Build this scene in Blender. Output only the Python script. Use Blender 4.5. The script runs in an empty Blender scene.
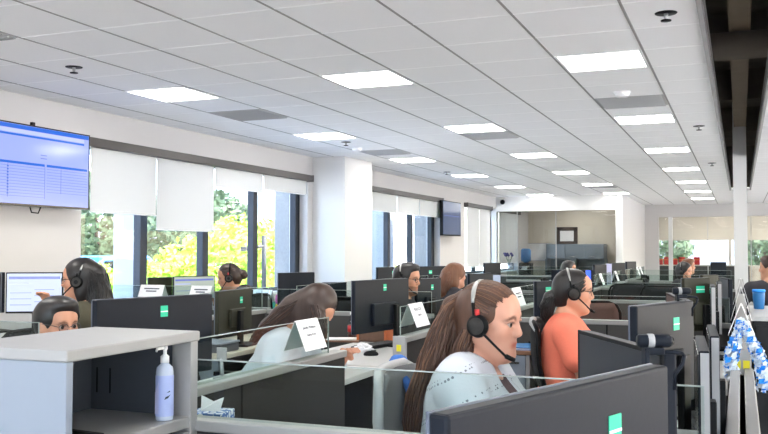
import bpy, math, random
import numpy as np
from mathutils import Vector, Matrix, Euler
random.seed(7); rng = np.random.default_rng(7)
S = bpy.context.scene
COL = S.collection
R = math.radians
# ------------------------------------------------------------------ camera frame
FPX = 890.0; CAMZ = 1.36
YAW = math.atan(356/890.0); PIT = math.atan(33/890.0)
def YM(x, y): return 1.0295*y-.0235*x
cf = Vector((-math.sin(YAW)*math.cos(PIT), math.cos(YAW)*math.cos(PIT), math.sin(PIT)))
cr = Vector((math.cos(YAW), math.sin(YAW), 0)); cu = cr.cross(cf)
CAM = Vector((0, 0, CAMZ))
def ray(u, v): return cf + cr*((u-384)/FPX) + cu*((217-v)/FPX)
def atz(u, v, z):
    d = ray(u, v); return CAM + d*((z-CAMZ)/d.z)
def aty(u, v, y):
    d = ray(u, v); return CAM + d*(y/d.y)
def atx(u, v, x):
    d = ray(u, v); return CAM + d*(x/d.x)
def dep(u, v, t): return CAM + ray(u, v)*t
cam = bpy.data.objects.new('camera', bpy.data.cameras.new('camera'))
COL.objects.link(cam); cam.location = CAM
cam.rotation_euler = Matrix((cr, cu, -cf)).transposed().to_euler()
cam.data.sensor_width = 36; cam.data.lens = FPX/768*36; cam.data.clip_start = .05; cam.data.clip_end = 300
S.camera = cam
# ------------------------------------------------------------------ materials
def lin(c):
    c = c/255.0
    return c/12.92 if c <= .04045 else ((c+.055)/1.055)**2.4
def rgb(r, g, b): return (lin(r), lin(g), lin(b), 1)
M = {}
def mat(name, c, rough=.5, metal=0, noise=0, nscale=40, bump=0, emit=None, es=0, spec=None, stretch=None):
    m = bpy.data.materials.new(name); m.use_nodes = True
    nt = m.node_tree; b = nt.nodes['Principled BSDF']; L = nt.links.new
    col = rgb(*c)
    b.inputs['Base Color'].default_value = col
    b.inputs['Roughness'].default_value = rough; b.inputs['Metallic'].default_value = metal
    if spec is None and name in ('monitor_back','monitor_olive','panel_dark','panel_mid','drawer_dark','black'): spec = .16
    if spec is not None: b.inputs['Specular IOR Level'].default_value = spec
    if noise or bump:
        tc = nt.nodes.new('ShaderNodeTexCoord'); n = nt.nodes.new('ShaderNodeTexNoise')
        n.inputs['Scale'].default_value = nscale; n.inputs['Detail'].default_value = 4
        src = tc.outputs['Object']
        if stretch:
            mp = nt.nodes.new('ShaderNodeMapping'); mp.inputs['Scale'].default_value = stretch
            L(src, mp.inputs['Vector']); src = mp.outputs['Vector']
        L(src, n.inputs['Vector'])
        if noise:
            mx = nt.nodes.new('ShaderNodeMix'); mx.data_type = 'RGBA'
            mx.inputs[6].default_value = tuple(max(0, q*(1-noise)) for q in col[:3])+(1,)
            mx.inputs[7].default_value = tuple(min(1, q*(1+noise)) for q in col[:3])+(1,)
            L(n.outputs['Fac'], mx.inputs[0]); L(mx.outputs[2], b.inputs['Base Color'])
        if bump:
            bp = nt.nodes.new('ShaderNodeBump'); bp.inputs['Strength'].default_value = bump; bp.inputs['Distance'].default_value = .004
            L(n.outputs['Fac'], bp.inputs['Height']); L(bp.outputs['Normal'], b.inputs['Normal'])
    if emit:
        b.inputs['Emission Color'].default_value = rgb(*emit); b.inputs['Emission Strength'].default_value = es
    M[name] = m
    return m
def vcol(m):                                   # multiply the base colour by the mesh's own colour attribute
    nt = m.node_tree; b = nt.nodes['Principled BSDF']
    a = nt.nodes.new('ShaderNodeVertexColor'); a.layer_name = 'Col'
    mx = nt.nodes.new('ShaderNodeMix'); mx.data_type = 'RGBA'; mx.blend_type = 'MULTIPLY'; mx.inputs[0].default_value = 1
    mx.inputs[6].default_value = b.inputs['Base Color'].default_value
    nt.links.new(a.outputs['Color'], mx.inputs[7]); nt.links.new(mx.outputs[2], b.inputs['Base Color'])
def glassmat(name, tint=(255, 255, 255), refl=.06, rough=.0, ior=1.45):
    m = bpy.data.materials.new(name); m.use_nodes = True; nt = m.node_tree; nt.nodes.clear(); L = nt.links.new
    o = nt.nodes.new('ShaderNodeOutputMaterial'); t = nt.nodes.new('ShaderNodeBsdfTransparent'); g = nt.nodes.new('ShaderNodeBsdfGlossy')
    t.inputs['Color'].default_value = rgb(*tint); g.inputs['Roughness'].default_value = rough
    mx = nt.nodes.new('ShaderNodeMixShader'); f = nt.nodes.new('ShaderNodeFresnel'); f.inputs['IOR'].default_value = ior
    ge = nt.nodes.new('ShaderNodeNewGeometry'); mu = nt.nodes.new('ShaderNodeMath'); mu.operation = 'MULTIPLY'; iv = nt.nodes.new('ShaderNodeMath'); iv.operation = 'SUBTRACT'; iv.inputs[0].default_value = 1
    L(ge.outputs['Backfacing'], iv.inputs[1]); L(iv.outputs[0], mu.inputs[1]); L(f.outputs[0], mu.inputs[0]); L(mu.outputs[0], mx.inputs[0]); L(t.outputs[0], mx.inputs[1]); L(g.outputs[0], mx.inputs[2]); L(mx.outputs[0], o.inputs['Surface'])
    M[name] = m; return m
mat('wall', (202, 200, 199), .8, bump=.05, nscale=200)
mat('wall_white', (216, 216, 215), .8, bump=.05, nscale=200)
mat('cream', (206, 198, 184), .8, bump=.05, nscale=120)
mat('tile', (242, 242, 242), .9, noise=.02, nscale=90, bump=.12)
mat('tbar_shade', (146, 145, 142), .6, noise=.02)
mat('tbar_light', (255, 255, 255), .5, noise=.02)
mat('carpet', (150, 148, 145), .95, noise=.35, nscale=60, bump=.5)
mat('diffuser', (255, 255, 255), .6, emit=(255, 252, 246), es=9)
mat('light_frame', (235, 235, 235), .5, noise=.02)
mat('vent', (176, 177, 176), .7, noise=.05, nscale=300)
mat('black', (16, 16, 18), .45, noise=.15, nscale=60)
mat('black_gloss', (18, 18, 20), .18, noise=.1)
mat('monitor_back', (25, 29, 38), .5, noise=.1, nscale=90, bump=.04)
mat('monitor_edge', (92, 98, 112), .3, noise=.05)
mat('monitor_olive', (50, 50, 40), .5, noise=.1, nscale=50)
mat('screen_off', (30, 33, 40), .12, noise=.1, nscale=3)
mat('screen_frost', (28, 31, 38), .35, noise=.1, nscale=3)
mat('alu', (170, 170, 168), .35, .6, noise=.05)
mat('chrome', (200, 200, 200), .15, .9, noise=.02)
mat('sticker_green', (22, 196, 152), .5, noise=.05)
mat('white', (240, 240, 240), .5, noise=.02)
mat('paper', (246, 246, 248), .8, noise=.02)
mat('paper_blue', (205, 216, 240), .8, noise=.03)
mat('ink', (60, 66, 84), .7, noise=.05)
mat('panel_dark', (58, 56, 55), .7, noise=.12, nscale=160, bump=.15)
mat('panel_mid', (80, 79, 78), .7, noise=.1, nscale=160, bump=.15)
mat('cap_grey', (150, 149, 147), .4, noise=.04)
mat('end_grey', (160, 160, 161), .45, noise=.04)
mat('worktop', (204, 203, 202), .4, noise=.03, nscale=30)
mat('worktop_beige', (206, 198, 182), .45, noise=.05, nscale=30)
mat('steel_grey', (156, 155, 154), .45, noise=.03, nscale=20)
mat('steel_bluish', (140, 148, 160), .45, noise=.03, nscale=20)
mat('steel_inner', (74, 78, 86), .5, noise=.04, nscale=20)  # darkened steel: shade inside the storage unit is in its colour
mat('drawer_dark', (50, 50, 52), .5, noise=.08)
mat('wood', (132, 92, 66), .4, noise=.3, nscale=8, stretch=(1, 12, 1))
mat('glass_edge', (150, 160, 157), .2, noise=.03)
mat('seat_black', (30, 30, 33), .85, noise=.2, nscale=180, bump=.3)
mat('mesh_grey', (120, 122, 124), .7, noise=.25, nscale=300, bump=.3)
mat('frame_grey', (176, 177, 177), .4, noise=.03)
mat('blue_cloth', (58, 110, 190), .8, noise=.1, nscale=60, bump=.2)
mat('blue_plastic', (40, 112, 172), .4, noise=.06)
mat('yellow', (232, 218, 40), .6, noise=.04)
mat('red', (186, 40, 40), .5, noise=.06)
mat('orange', (214, 112, 60), .6, noise=.06)
mat('brown_bag', (120, 92, 76), .8, noise=.15, nscale=40, bump=.2)
mat('mullion', (30, 36, 46), .6, .0, noise=.05)
mat('headrail', (62, 58, 56), .4, noise=.06)
mat('leaf', (176, 206, 78), .7, noise=.35, nscale=4)
mat('leaf_dark', (74, 92, 62), .7, noise=.35, nscale=2)
mat('bark', (84, 70, 58), .9, noise=.3, bump=.5)
mat('concrete', (120, 120, 120), .9, noise=.22, nscale=22, bump=.4)
mat('concrete_light', (150, 152, 158), .9, noise=.06, nscale=12, bump=.2)
mat('pavement', (236, 236, 234), .9, noise=.12, nscale=3)
mat('building', (220, 222, 226), .9, noise=.05, nscale=2)
mat('building_window', (96, 112, 128), .2, noise=.1)
mat('building_pale', (176, 184, 192), .6, noise=.05)
mat('plenum', (112, 106, 97), .95, noise=.4, nscale=3)
mat('duct', (112, 104, 94), .8, noise=.2, nscale=4)
mat('pipe', (140, 126, 106), .7, noise=.15, nscale=5)
mat('coral', (244, 128, 102), .85, noise=.06, nscale=120, bump=.2)
mat('hoodie', (46, 38, 38), .9, noise=.12, nscale=120, bump=.2)
mat('olive_shirt', (78, 74, 58), .9, noise=.12, nscale=100, bump=.2)
mat('white_shirt', (196, 202, 212), .85, noise=.04, nscale=100, bump=.25)
mat('dark_shirt', (52, 50, 56), .85, noise=.12, nscale=100, bump=.2)
mat('print_top', (86, 62, 68), .85, noise=.7, nscale=70)
mat('denim', (56, 62, 84), .9, noise=.15, nscale=120, bump=.2)
mat('shoe', (40, 38, 38), .6, noise=.1)
mat('skin_a', (208, 152, 128), .5, noise=.04, nscale=30)
mat('skin_b', (204, 148, 120), .5, noise=.04, nscale=30)
mat('skin_c', (192, 138, 110), .5, noise=.04, nscale=30)
for k in 'abc': vcol(M['skin_'+k])
mat('sclera_shaded', (168, 150, 142), .2, noise=.01)  # sclera darkened: lash shadow put into the colour
mat('iris', (44, 30, 24), .15, noise=.05)
mat('hair_brown', (84, 56, 42), .5, noise=.45, nscale=60, stretch=(1, 1, .06))
mat('hair_brown_light', (122, 84, 60), .45, noise=.2, nscale=30)  # tone of lit hair put into scattered strands
mat('hair_dark_light', (92, 64, 50), .45, noise=.2, nscale=30)
mat('hair_dark', (58, 42, 36), .42, noise=.4, nscale=60, stretch=(1, 1, .06))
mat('hair_black', (32, 28, 28), .38, noise=.35, nscale=60, stretch=(1, 1, .06))
mat('hair_red', (120, 78, 56), .45, noise=.4, nscale=60, stretch=(1, 1, .06))
mat('petal_blue', (40, 150, 240), .7, noise=.1, nscale=30)
mat('petal_white', (236, 244, 255), .7, noise=.06, nscale=30)
mat('gel', (196, 206, 226), .1, noise=.03)
mat('label_blue', (172, 186, 232), .5, noise=.05)
mat('pink', (206, 120, 196), .6, noise=.1)
mat('teal', (64, 176, 160), .6, noise=.1)
mat('lilac', (190, 190, 222), .6, noise=.04)
mat('maroon', (110, 78, 72), .7, noise=.12, nscale=80)
mat('screen_ui', (60, 64, 80), .3, noise=.01, emit=(214, 226, 252), es=.44)
mat('screen_tv', (40, 50, 90), .12, noise=.01, emit=(164, 180, 246), es=.42)
mat('ui_blue', (16, 40, 90), .12, noise=.01, emit=(24, 100, 214), es=.42)
mat('ui_line', (40, 44, 80), .12, noise=.01, emit=(110, 126, 206), es=.4)
mat('ui_pale', (50, 60, 100), .12, noise=.01, emit=(196, 206, 250), es=.42)
mat('screen_white', (236, 242, 246), .3, noise=.01, emit=(226, 238, 246), es=.95)
mat('screen_teal', (70, 76, 72), .3, noise=.01, emit=(206, 220, 210), es=.25)
mat('screen_blue', (30, 70, 230), .3, noise=.01, emit=(20, 70, 235), es=.9)
mat('tv_dim', (60, 70, 90), .12, noise=.1, nscale=3, emit=(84, 104, 150), es=.2)
mat('frame_wood', (74, 60, 52), .5, noise=.2, nscale=20)
mat('whiteboard', (226, 228, 232), .25, noise=.02)
mat('hutch', (120, 132, 142), .4, noise=.06)
glassmat('glass', (240, 246, 244), ior=1.3)
glassmat('window_glass', (246, 250, 252), ior=1.35)
glassmat('office_glass', (240, 240, 238), ior=1.5)
glassmat('lens', (240, 242, 246), ior=1.3)
# blinds: thin cloth that lets daylight through
def blindmat():
    m = bpy.data.materials.new('blind'); m.use_nodes = True; nt = m.node_tree; L = nt.links.new
    b = nt.nodes['Principled BSDF']; b.inputs['Base Color'].default_value = rgb(214, 214, 213); b.inputs['Roughness'].default_value = .9
    t = nt.nodes.new('ShaderNodeBsdfTranslucent'); t.inputs['Color'].default_value = rgb(236, 236, 232)
    w = nt.nodes.new('ShaderNodeTexNoise'); w.inputs['Scale'].default_value = 300
    bp = nt.nodes.new('ShaderNodeBump'); bp.inputs['Strength'].default_value = .1; L(w.outputs['Fac'], bp.inputs['Height']); L(bp.outputs[0], b.inputs['Normal'])
    mx = nt.nodes.new('ShaderNodeMixShader'); mx.inputs[0].default_value = .22
    L(b.outputs[0], mx.inputs[1]); L(t.outputs[0], mx.inputs[2]); L(mx.outputs[0], nt.nodes['Material Output'].inputs['Surface']); M['blind'] = m
blindmat()
# knitted cardigan: white with rows of small pointelle holes
def knit():
    m = mat('knit', (208, 212, 220), .9, bump=.3, nscale=160); nt = m.node_tree; L = nt.links.new; b = nt.nodes['Principled BSDF']
    tc = nt.nodes.new('ShaderNodeTexCoord')
    mp = nt.nodes.new('ShaderNodeMapping'); mp.inputs['Rotation'].default_value = (0, R(28), 0); L(tc.outputs['Object'], mp.inputs['Vector'])
    w = nt.nodes.new('ShaderNodeTexWave'); w.bands_direction = 'Z'; w.inputs['Scale'].default_value = 3.6; w.inputs['Distortion'].default_value = 1.2; L(mp.outputs[0], w.inputs['Vector'])
    v = nt.nodes.new('ShaderNodeTexVoronoi'); v.inputs['Scale'].default_value = 75; v.inputs['Randomness'].default_value = .15; L(mp.outputs[0], v.inputs['Vector'])
    a = nt.nodes.new('ShaderNodeMath'); a.operation = 'GREATER_THAN'; a.inputs[1].default_value = .93; L(w.outputs['Fac'], a.inputs[0])
    c = nt.nodes.new('ShaderNodeMath'); c.operation = 'LESS_THAN'; c.inputs[1].default_value = .34; L(v.outputs['Distance'], c.inputs[0])
    d = nt.nodes.new('ShaderNodeMath'); d.operation = 'MULTIPLY'; L(a.outputs[0], d.inputs[0]); L(c.outputs[0], d.inputs[1])
    mx = nt.nodes.new('ShaderNodeMix'); mx.data_type = 'RGBA'; mx.inputs[6].default_value = rgb(210, 214, 222); mx.inputs[7].default_value = rgb(120, 122, 132)
    L(d.outputs[0], mx.inputs[0]); L(mx.outputs[2], b.inputs['Base Color'])
knit()
# floral print box
def floral():
    m = mat('floral', (226, 232, 240), .6, noise=.02); nt = m.node_tree; L = nt.links.new; b = nt.nodes['Principled BSDF']
    tc = nt.nodes.new('ShaderNodeTexCoord'); v = nt.nodes.new('ShaderNodeTexVoronoi'); v.inputs['Scale'].default_value = 45; v.feature = 'DISTANCE_TO_EDGE'; L(tc.outputs['Object'], v.inputs['Vector'])
    c = nt.nodes.new('ShaderNodeMath'); c.operation = 'LESS_THAN'; c.inputs[1].default_value = .12; L(v.outputs['Distance'], c.inputs[0])
    mx = nt.nodes.new('ShaderNodeMix'); mx.data_type = 'RGBA'; mx.inputs[6].default_value = rgb(228, 234, 240); mx.inputs[7].default_value = rgb(70, 110, 170)
    L(c.outputs[0], mx.inputs[0]); L(mx.outputs[2], b.inputs['Base Color'])
floral()
# ------------------------------------------------------------------ mesh builder
class MB:
    def __init__(s): s.v = []; s.f = []; s.mi = []; s.ms = []; s.sm = []
    def m(s, name):
        if name not in s.ms: s.ms.append(name)
        return s.ms.index(name)
    def add(s, vs, fs, mt, smooth=False):
        o = len(s.v); s.v += [tuple(q) for q in vs]; k = s.m(mt)
        for f in fs: s.f.append(tuple(o+i for i in f)); s.mi.append(k); s.sm.append(smooth)
        return s
    def box(s, lo, hi, mt, rot=None, piv=None):
        x0, y0, z0 = lo; x1, y1, z1 = hi
        vs = [Vector(q) for q in ((x0,y0,z0),(x1,y0,z0),(x1,y1,z0),(x0,y1,z0),(x0,y0,z1),(x1,y0,z1),(x1,y1,z1),(x0,y1,z1))]
        if rot is not None:
            p = Vector(piv) if piv is not None else Vector(((x0+x1)/2, (y0+y1)/2, (z0+z1)/2)); r = Euler(rot).to_matrix()
            vs = [p + r @ (q-p) for q in vs]
        return s.add(vs, [(0,3,2,1),(4,5,6,7),(0,1,5,4),(1,2,6,5),(2,3,7,6),(3,0,4,7)], mt)
    def quad(s, a, b, c, d, mt): return s.add([a, b, c, d], [(0,1,2,3)], mt)
    def prism(s, poly, d, mt):                     # poly in 3D, extruded by vector d
        n = len(poly); d = Vector(d); a = [Vector(q) for q in poly]
        return s.add(a+[q+d for q in a], [tuple(range(n-1,-1,-1)), tuple(range(n,2*n))]+[(i,(i+1)%n,n+(i+1)%n,n+i) for i in range(n)], mt)
    def tube(s, path, r, mt, n=8, cap=True, flat=1.0):
        P = [Vector(q) for q in path]; rs = r if isinstance(r, (list, tuple)) else [r]*len(P)
        up = Vector((0.13, .31, .94)); vs = []
        for i, p in enumerate(P):
            t = (P[min(i+1, len(P)-1)]-P[max(i-1, 0)]).normalized()
            a = t.cross(up)
            if a.length < .05: a = t.cross(Vector((1, 0, 0)))
            a.normalize(); b = t.cross(a)
            for k in range(n):
                w = 2*math.pi*k/n; vs.append(p+(a*math.cos(w)+b*math.sin(w)*flat)*rs[i])
        fs = [(i*n+k, i*n+(k+1)%n, (i+1)*n+(k+1)%n, (i+1)*n+k) for i in range(len(P)-1) for k in range(n)]
        if cap: fs += [tuple(range(n-1,-1,-1)), tuple((len(P)-1)*n+k for k in range(n))]
        return s.add(vs, fs, mt, True)
    def lathe(s, prof, mt, c=(0,0,0), n=24, ax='z', sx=1, sy=1):
        vs = []
        for (r, h) in prof:
            for k in range(n):
                w = 2*math.pi*k/n; q = (r*math.cos(w)*sx, r*math.sin(w)*sy, h)
                if ax == 'x': q = (q[2], q[0], q[1])
                if ax == 'y': q = (q[1], q[2], q[0])
                vs.append((c[0]+q[0], c[1]+q[1], c[2]+q[2]))
        m_ = len(prof)
        fs = [(i*n+k, i*n+(k+1)%n, (i+1)*n+(k+1)%n, (i+1)*n+k) for i in range(m_-1) for k in range(n)]
        fs += [tuple(range(n-1,-1,-1)), tuple((m_-1)*n+k for k in range(n))]
        return s.add(vs, fs, mt, True)
    def ball(s, c, r, mt, n=12, sq=(1,1,1)):
        return s.lathe([(max(1e-4, r*math.sin(math.pi*i/n))*1, -r*math.cos(math.pi*i/n)*sq[2]) for i in range(n+1)], mt, c, 2*n, sx=sq[0], sy=sq[1])
    def build(s, name, parent=None, bevel=0, **kw):
        me = bpy.data.meshes.new(name); me.from_pydata(s.v, [], s.f)
        for q in s.ms: me.materials.append(M[q])
        me.polygons.foreach_set('material_index', s.mi); me.polygons.foreach_set('use_smooth', s.sm); me.update()
        o = bpy.data.objects.new(name, me); COL.objects.link(o); o.parent = parent
        if bevel:
            b = o.modifiers.new('bevel', 'BEVEL'); b.width = bevel; b.segments = 2; b.limit_method = 'ANGLE'; b.angle_limit = R(50)
        tag(o, **kw); return o
def tag(o, label=None, cat=None, group=None, kind=None):
    if label: o['label'] = label
    if cat: o['category'] = cat
    if group: o['group'] = group
    if kind: o['kind'] = kind
def thing(name, label, cat, loc=(0,0,0), rz=0, group=None):
    o = bpy.data.objects.new(name, None); COL.objects.link(o); o.empty_display_size = .1
    o.location = loc; o.rotation_euler = (0, 0, rz); tag(o, label, cat, group); return o
def dup(root, loc, rz, label, group=None):
    r = root.copy(); COL.objects.link(r); r.location = loc; r.rotation_euler = (0, 0, rz); r['label'] = label
    if group: r['group'] = group
    for ch in list(root.children):
        c = ch.copy(); COL.objects.link(c); c.parent = r
        for g in list(ch.children):
            d = g.copy(); COL.objects.link(d); d.parent = c
    return r
def struct(name, mb, bevel=0): return mb.build(name, None, bevel, kind='structure')
def text(body, size, parent, loc, rot, mt='ink', name='lettering'):
    c = bpy.data.curves.new(name, 'FONT'); c.body = body; c.size = size; c.align_x = 'CENTER'; c.align_y = 'CENTER'; c.extrude = .0002
    tmp = bpy.data.objects.new(name, c); COL.objects.link(tmp); bpy.context.view_layer.update()
    me = bpy.data.meshes.new_from_object(tmp.evaluated_get(bpy.context.evaluated_depsgraph_get())); bpy.data.objects.remove(tmp); bpy.data.curves.remove(c)
    me.materials.clear(); me.materials.append(M[mt]); o = bpy.data.objects.new(name, me); COL.objects.link(o); o.parent = parent; o.location = loc; o.rotation_euler = rot
    return o
ORD = ['first', 'second', 'third', 'fourth', 'fifth', 'sixth', 'seventh', 'eighth', 'ninth', 'tenth']
# ================================================================== THE ROOM
CZ = 2.74; XW = -5.9; YF = 28.3; YO = 22.62
WM = lambda y: YM(XW, y)
struct('floor', MB().box((-6.2,-4.2,-.1), (9,35.3,0), 'carpet'))
SL0, SL1 = -.18, .22
c = MB()
for a, b in ((-6.2, SL0), (SL1, 9)): c.box((a,-4.2,CZ), (b,YF+.1,CZ+.05), 'tile')
c.box((SL0,22.0,CZ), (SL1,YF+.1,CZ+.05), 'tile'); c.box((SL0,-4.2,CZ), (SL1,-.5,CZ+.05), 'tile')
c.box((-6.2,YF+.1,CZ), (9,35.3,CZ+.05), 'tile')
struct('ceiling', c)
g = MB()
xl = [-.605-.62*k for k in range(9)]; xr = [.635+.62*k for k in range(13)]
yl = [6.32+.622*k for k in range(-16, 36)]
for x in xl+xr: g.box((x-.008,-4.2,CZ-.0025), (x+.008,YF,CZ+.002), 'tbar_shade')  # lengthwise bars coloured darker, standing in for the shadowed recess
for y in yl:
    g.box((-5.9,y-.009,CZ-.002), (SL0-.03,y+.009,CZ+.002), 'tbar_light'); g.box((SL1+.03,y-.006,CZ-.002), (9,y+.006,CZ+.002), 'tbar_light')
struct('trim_1', g)
e = MB()
for x0, x1 in ((SL0-.03, SL0), (SL1, SL1+.03)): e.box((x0,-.5,CZ-.012), (x1,22.0,CZ+.16), 'steel_grey')
struct('trim_2', e)
# the open strip of ceiling: a dark deck above with beams and ducts
struct('roof_deck', MB().box((-6.4,-4.4,3.75), (9.2,35.4,3.95), 'plenum'))
p = MB()
p.box((-2.2,-.5,CZ+.06), (-2.1,22.0,3.75), 'plenum'); p.box((2.1,-.5,CZ+.06), (2.2,22.0,3.75), 'plenum'); p.box((-2.2,22.0,CZ+.06), (2.2,22.1,3.75), 'plenum'); p.box((-2.2,-.6,CZ+.06), (2.2,-.5,3.75), 'plenum')
struct('plenum_wall', p)
for i, y in enumerate((4.6, 6.2, 9.6, 12.6, 16.0)):
    MB().box((-2.1,y,3.35), (2.1,y+.22,3.75), 'plenum').build('ceiling_beam', None, label='dark beam crossing the open ceiling slot, %s from the camera' % ORD[i], cat='beam', group='beams above the ceiling slot', kind='structure')
t = thing('air_duct', 'wide grey-brown duct crossing the open ceiling slot', 'duct', (0, 8.1, 3.1))
d = MB(); d.tube([(-2.0,0,0),(2.0,0,0)], .12, 'duct', 16); d.build('duct_run', t)
[MB().tube([(x-.02,0,0),(x+.02,0,0)], .135, 'duct', 16).build('collar', t) for x in (-.5,.5)]
t = thing('cable_tray', 'brown cable tray running lengthwise above the ceiling slot', 'cable tray', (.02, 0, 3.25))
MB().box((-.07,1,-.03), (.07,20.8,.03), 'pipe').build('tray', t, .004); MB().box((-.085,1,-.035), (-.07,20.8,.06), 'pipe').build('rail', t); MB().box((.07,1,-.035), (.085,20.8,.06), 'pipe').build('rail', t)
# ---- window wall
W = [tuple(WM(q) for q in w) for w in ((6.55,11.25), (13.25,17.3), (19.05,22.05), (21.85,24.2))]
ZS, ZH = .78, 2.44
wl = MB(); XO = XW-.3
wl.box((XO,-4.2,0), (XW,26.5,ZS), 'wall'); wl.box((XO,-4.2,ZH), (XW,26.5,CZ), 'wall')
ys = [-4.2]+[q for w in W for q in w]+[26.5]
for i in range(0, len(ys), 2): wl.box((XO,ys[i],ZS), (XW,ys[i+1],ZH), 'wall')
struct('wall_left', wl)
struct('column_1', MB().box((XW,WM(11.42),0), (-5.38,WM(12.44),CZ), 'wall_white'))
mul = [[(139,148.5),(201.5,209.6),(251.5,259.3),(293.5,300.7)], [(386,392),(409,415),(429,435.3)], [(474,476)], []]
for i, (y0, y1) in enumerate(W):
    fr = MB(); x0, x1 = XW-.22, XW-.13
    for a, b in ((ZS, ZS+.06), (ZH-.06, ZH)): fr.box((x0,y0,a), (x1,y1,b), 'mullion')
    fr.box((x0,y0,ZS), (x1,y0+.03,ZH), 'white'); fr.box((x0,y1-.05,ZS), (x1,y1,ZH), 'mullion')
    for u0, u1 in mul[i]:
        a = atx(u0, 240, x1).y; b = atx(u1, 240, x1).y
        m_ = (a+b)/2; w_ = min((b-a), .14)/2*.85; fr.box((x0,m_-w_,ZS), (x1,m_+w_,ZH), 'mullion')
    o = struct('window_%d' % (i+1), fr)
    gl = MB(); gl.box((XW-.18,y0,ZS), (XW-.172,y1,ZH), 'window_glass'); gl.build('window_pane', o)
    sl = MB(); sl.box((XW-.13,y0,ZS-.02), (XW+.04,y1,ZS+.015), 'white'); sl.build('window_sill', o, .004)
# roller blinds on dark head rails
def headrail(y0, y1, label):
    y0, y1 = WM(y0), WM(y1)
    t = thing('blind_headrail', label, 'headrail', (XW, y0, 2.36), 0, 'head rails above the windows')
    MB().box((.005,0,.0), (.11,y1-y0,.09), 'headrail').build('casing', t, .006)
    MB().box((.005,-.012,-.004), (.114,0,.094), 'headrail').build('end_cap', t); MB().box((.005,y1-y0,-.004), (.114,y1-y0+.012,.094), 'headrail').build('end_cap', t)
def blind(y0, y1, zb, label):
    y0, y1 = WM(y0), WM(y1)
    t = thing('roller_blind', label, 'roller blind', (XW+.045, y0, zb), 0, 'white roller blinds')
    MB().box((0,0,.02), (.002,y1-y0,2.36-zb), 'blind').build('fabric', t)
    MB().tube([(.001,0,.012),(.001,y1-y0,.012)], .012, 'white', 8, flat=.6).build('bottom_bar', t)
headrail(6.5, 11.22, 'long dark head rail over the window beside the wall screen')
blind(6.62, 7.635, 1.72, 'white roller blind beside the large blue wall screen')
blind(7.65, 8.74, 1.57, 'white roller blind hanging lowest of the four on the near window')
blind(8.77, 9.88, 2.11, 'white roller blind third from the blue wall screen, mostly rolled up')
blind(9.91, 11.12, 2.15, 'white roller blind next to the white column, mostly rolled up')
headrail(13.0, 17.2, 'dark head rail between the white column and the small wall screen')
blind(13.3, 14.7, 2.03, 'short white roller blind just past the white column'); blind(14.73, 15.9, 2.03, 'short white roller blind in the middle of the second window'); blind(15.93, 17.15, 2.03, 'short white roller blind ending by the small wall screen')
headrail(19.0, 21.1, 'dark head rail between the small wall screen and the glass office')
blind(19.1, 20.1, .95, 'white roller blind drawn down just past the small wall screen'); blind(20.13, 21.1, .95, 'white roller blind drawn down beside the glass office')
headrail(21.9, 24.1, 'dark head rail inside the glass office'); blind(21.95, 23.9, 1.0, 'pale roller blind inside the glass office')
# ---- glass office at the far end and the far glass wall
o = MB(); o.box((XW,YO,2.36), (-2.7,YO+.12,CZ), 'wall_white'); o.box((-2.86,YO,0), (-2.7,YO+.14,2.36), 'wall_white'); o.box((XW,YO,0), (-2.86,YO+.1,.12), 'wall_white'); o.box((-2.8,YO+.14,0), (-2.7,YF,CZ), 'wall')
struct('wall_office', o)
gl = MB(); gl.box((XW,YO+.04,.12), (-2.86,YO+.052,2.36), 'office_glass'); o = struct('window_5', gl)
mm = MB(); [mm.box((x-.012,YO+.03,.12), (x+.012,YO+.062,2.36), 'alu') for x in (-5.35,-4.35)]; mm.build('window_frame', o)
struct('wall_back', MB().box((XW-.3,26.4,0), (-2.8,26.5,CZ), 'cream'))
f = MB(); f.box((-2.7,YF,2.36), (9,YF+.15,CZ), 'wall'); f.box((-2.7,YF,0), (-2.3,YF+.15,2.36), 'wall'); f.box((-2.3,YF,0), (9,YF+.1,.1), 'wall_white')
for x in (-1.96, 3.2): f.box((x-.06,YF,0), (x+.06,YF+.12,2.36), 'wall_white')
struct('wall_far', f)
o = struct('window_6', MB().box((-2.3,YF+.05,.1), (9,YF+.062,2.36), 'office_glass'))
mm = MB(); [mm.box((x-.012,YF+.04,.1), (x+.012,YF+.07,2.36), 'alu') for x in (-.9,.3,1.6)]; mm.build('window_frame', o)
b = MB(); YB = 35.0  # room made up to stand for windows reflected in the glass
b.box((-6,YB,0), (9,YB+.2,.8), 'cream'); b.box((-6,YB,1.72), (9,YB+.2,CZ), 'cream')
for x0, x1 in ((-6,-3.5), (-.4,-.3), (2.1,2.2), (5,5.1)): b.box((x0,YB,.8), (x1,YB+.2,1.72), 'cream')
b.box((-6,YF+.15,0), (-5.9,YB,CZ), 'cream'); struct('wall_rear', b)
struct('window_7', MB().box((-3.5,YB+.1,.8), (9,YB+.11,1.72), 'window_glass'))
# right side and behind the camera: walls with wide windows
r = MB(); r.box((8.8,-4.2,0), (9,35.2,.5), 'wall_white'); r.box((8.8,-4.2,2.6), (9,35.2,CZ), 'wall_white')
for y in range(-4, 34, 4): r.box((8.8,y-.1,.5), (9,y+.1,2.6), 'wall_white')
struct('wall_right', r)
q = MB(); q.box((-6.2,-4.4,0), (9,-4.2,.5), 'wall_white'); q.box((-6.2,-4.4,2.6), (9,-4.2,CZ), 'wall_white')
for x in range(-6, 10, 3): q.box((x-.1,-4.4,.5), (x+.1,-4.2,2.6), 'wall_white')
struct('wall_front', q)
struct('column_2', MB().box((-.085,14.4,0), (.105,14.59,3.75), 'wall_white'))
bb = MB(); bb.box((XW,-4.2,0), (XW+.015,WM(11.42),.1), 'panel_mid'); bb.box((XW,WM(12.44),0), (XW+.015,YO,.1), 'panel_mid'); struct('baseboard_left', bb)
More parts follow.
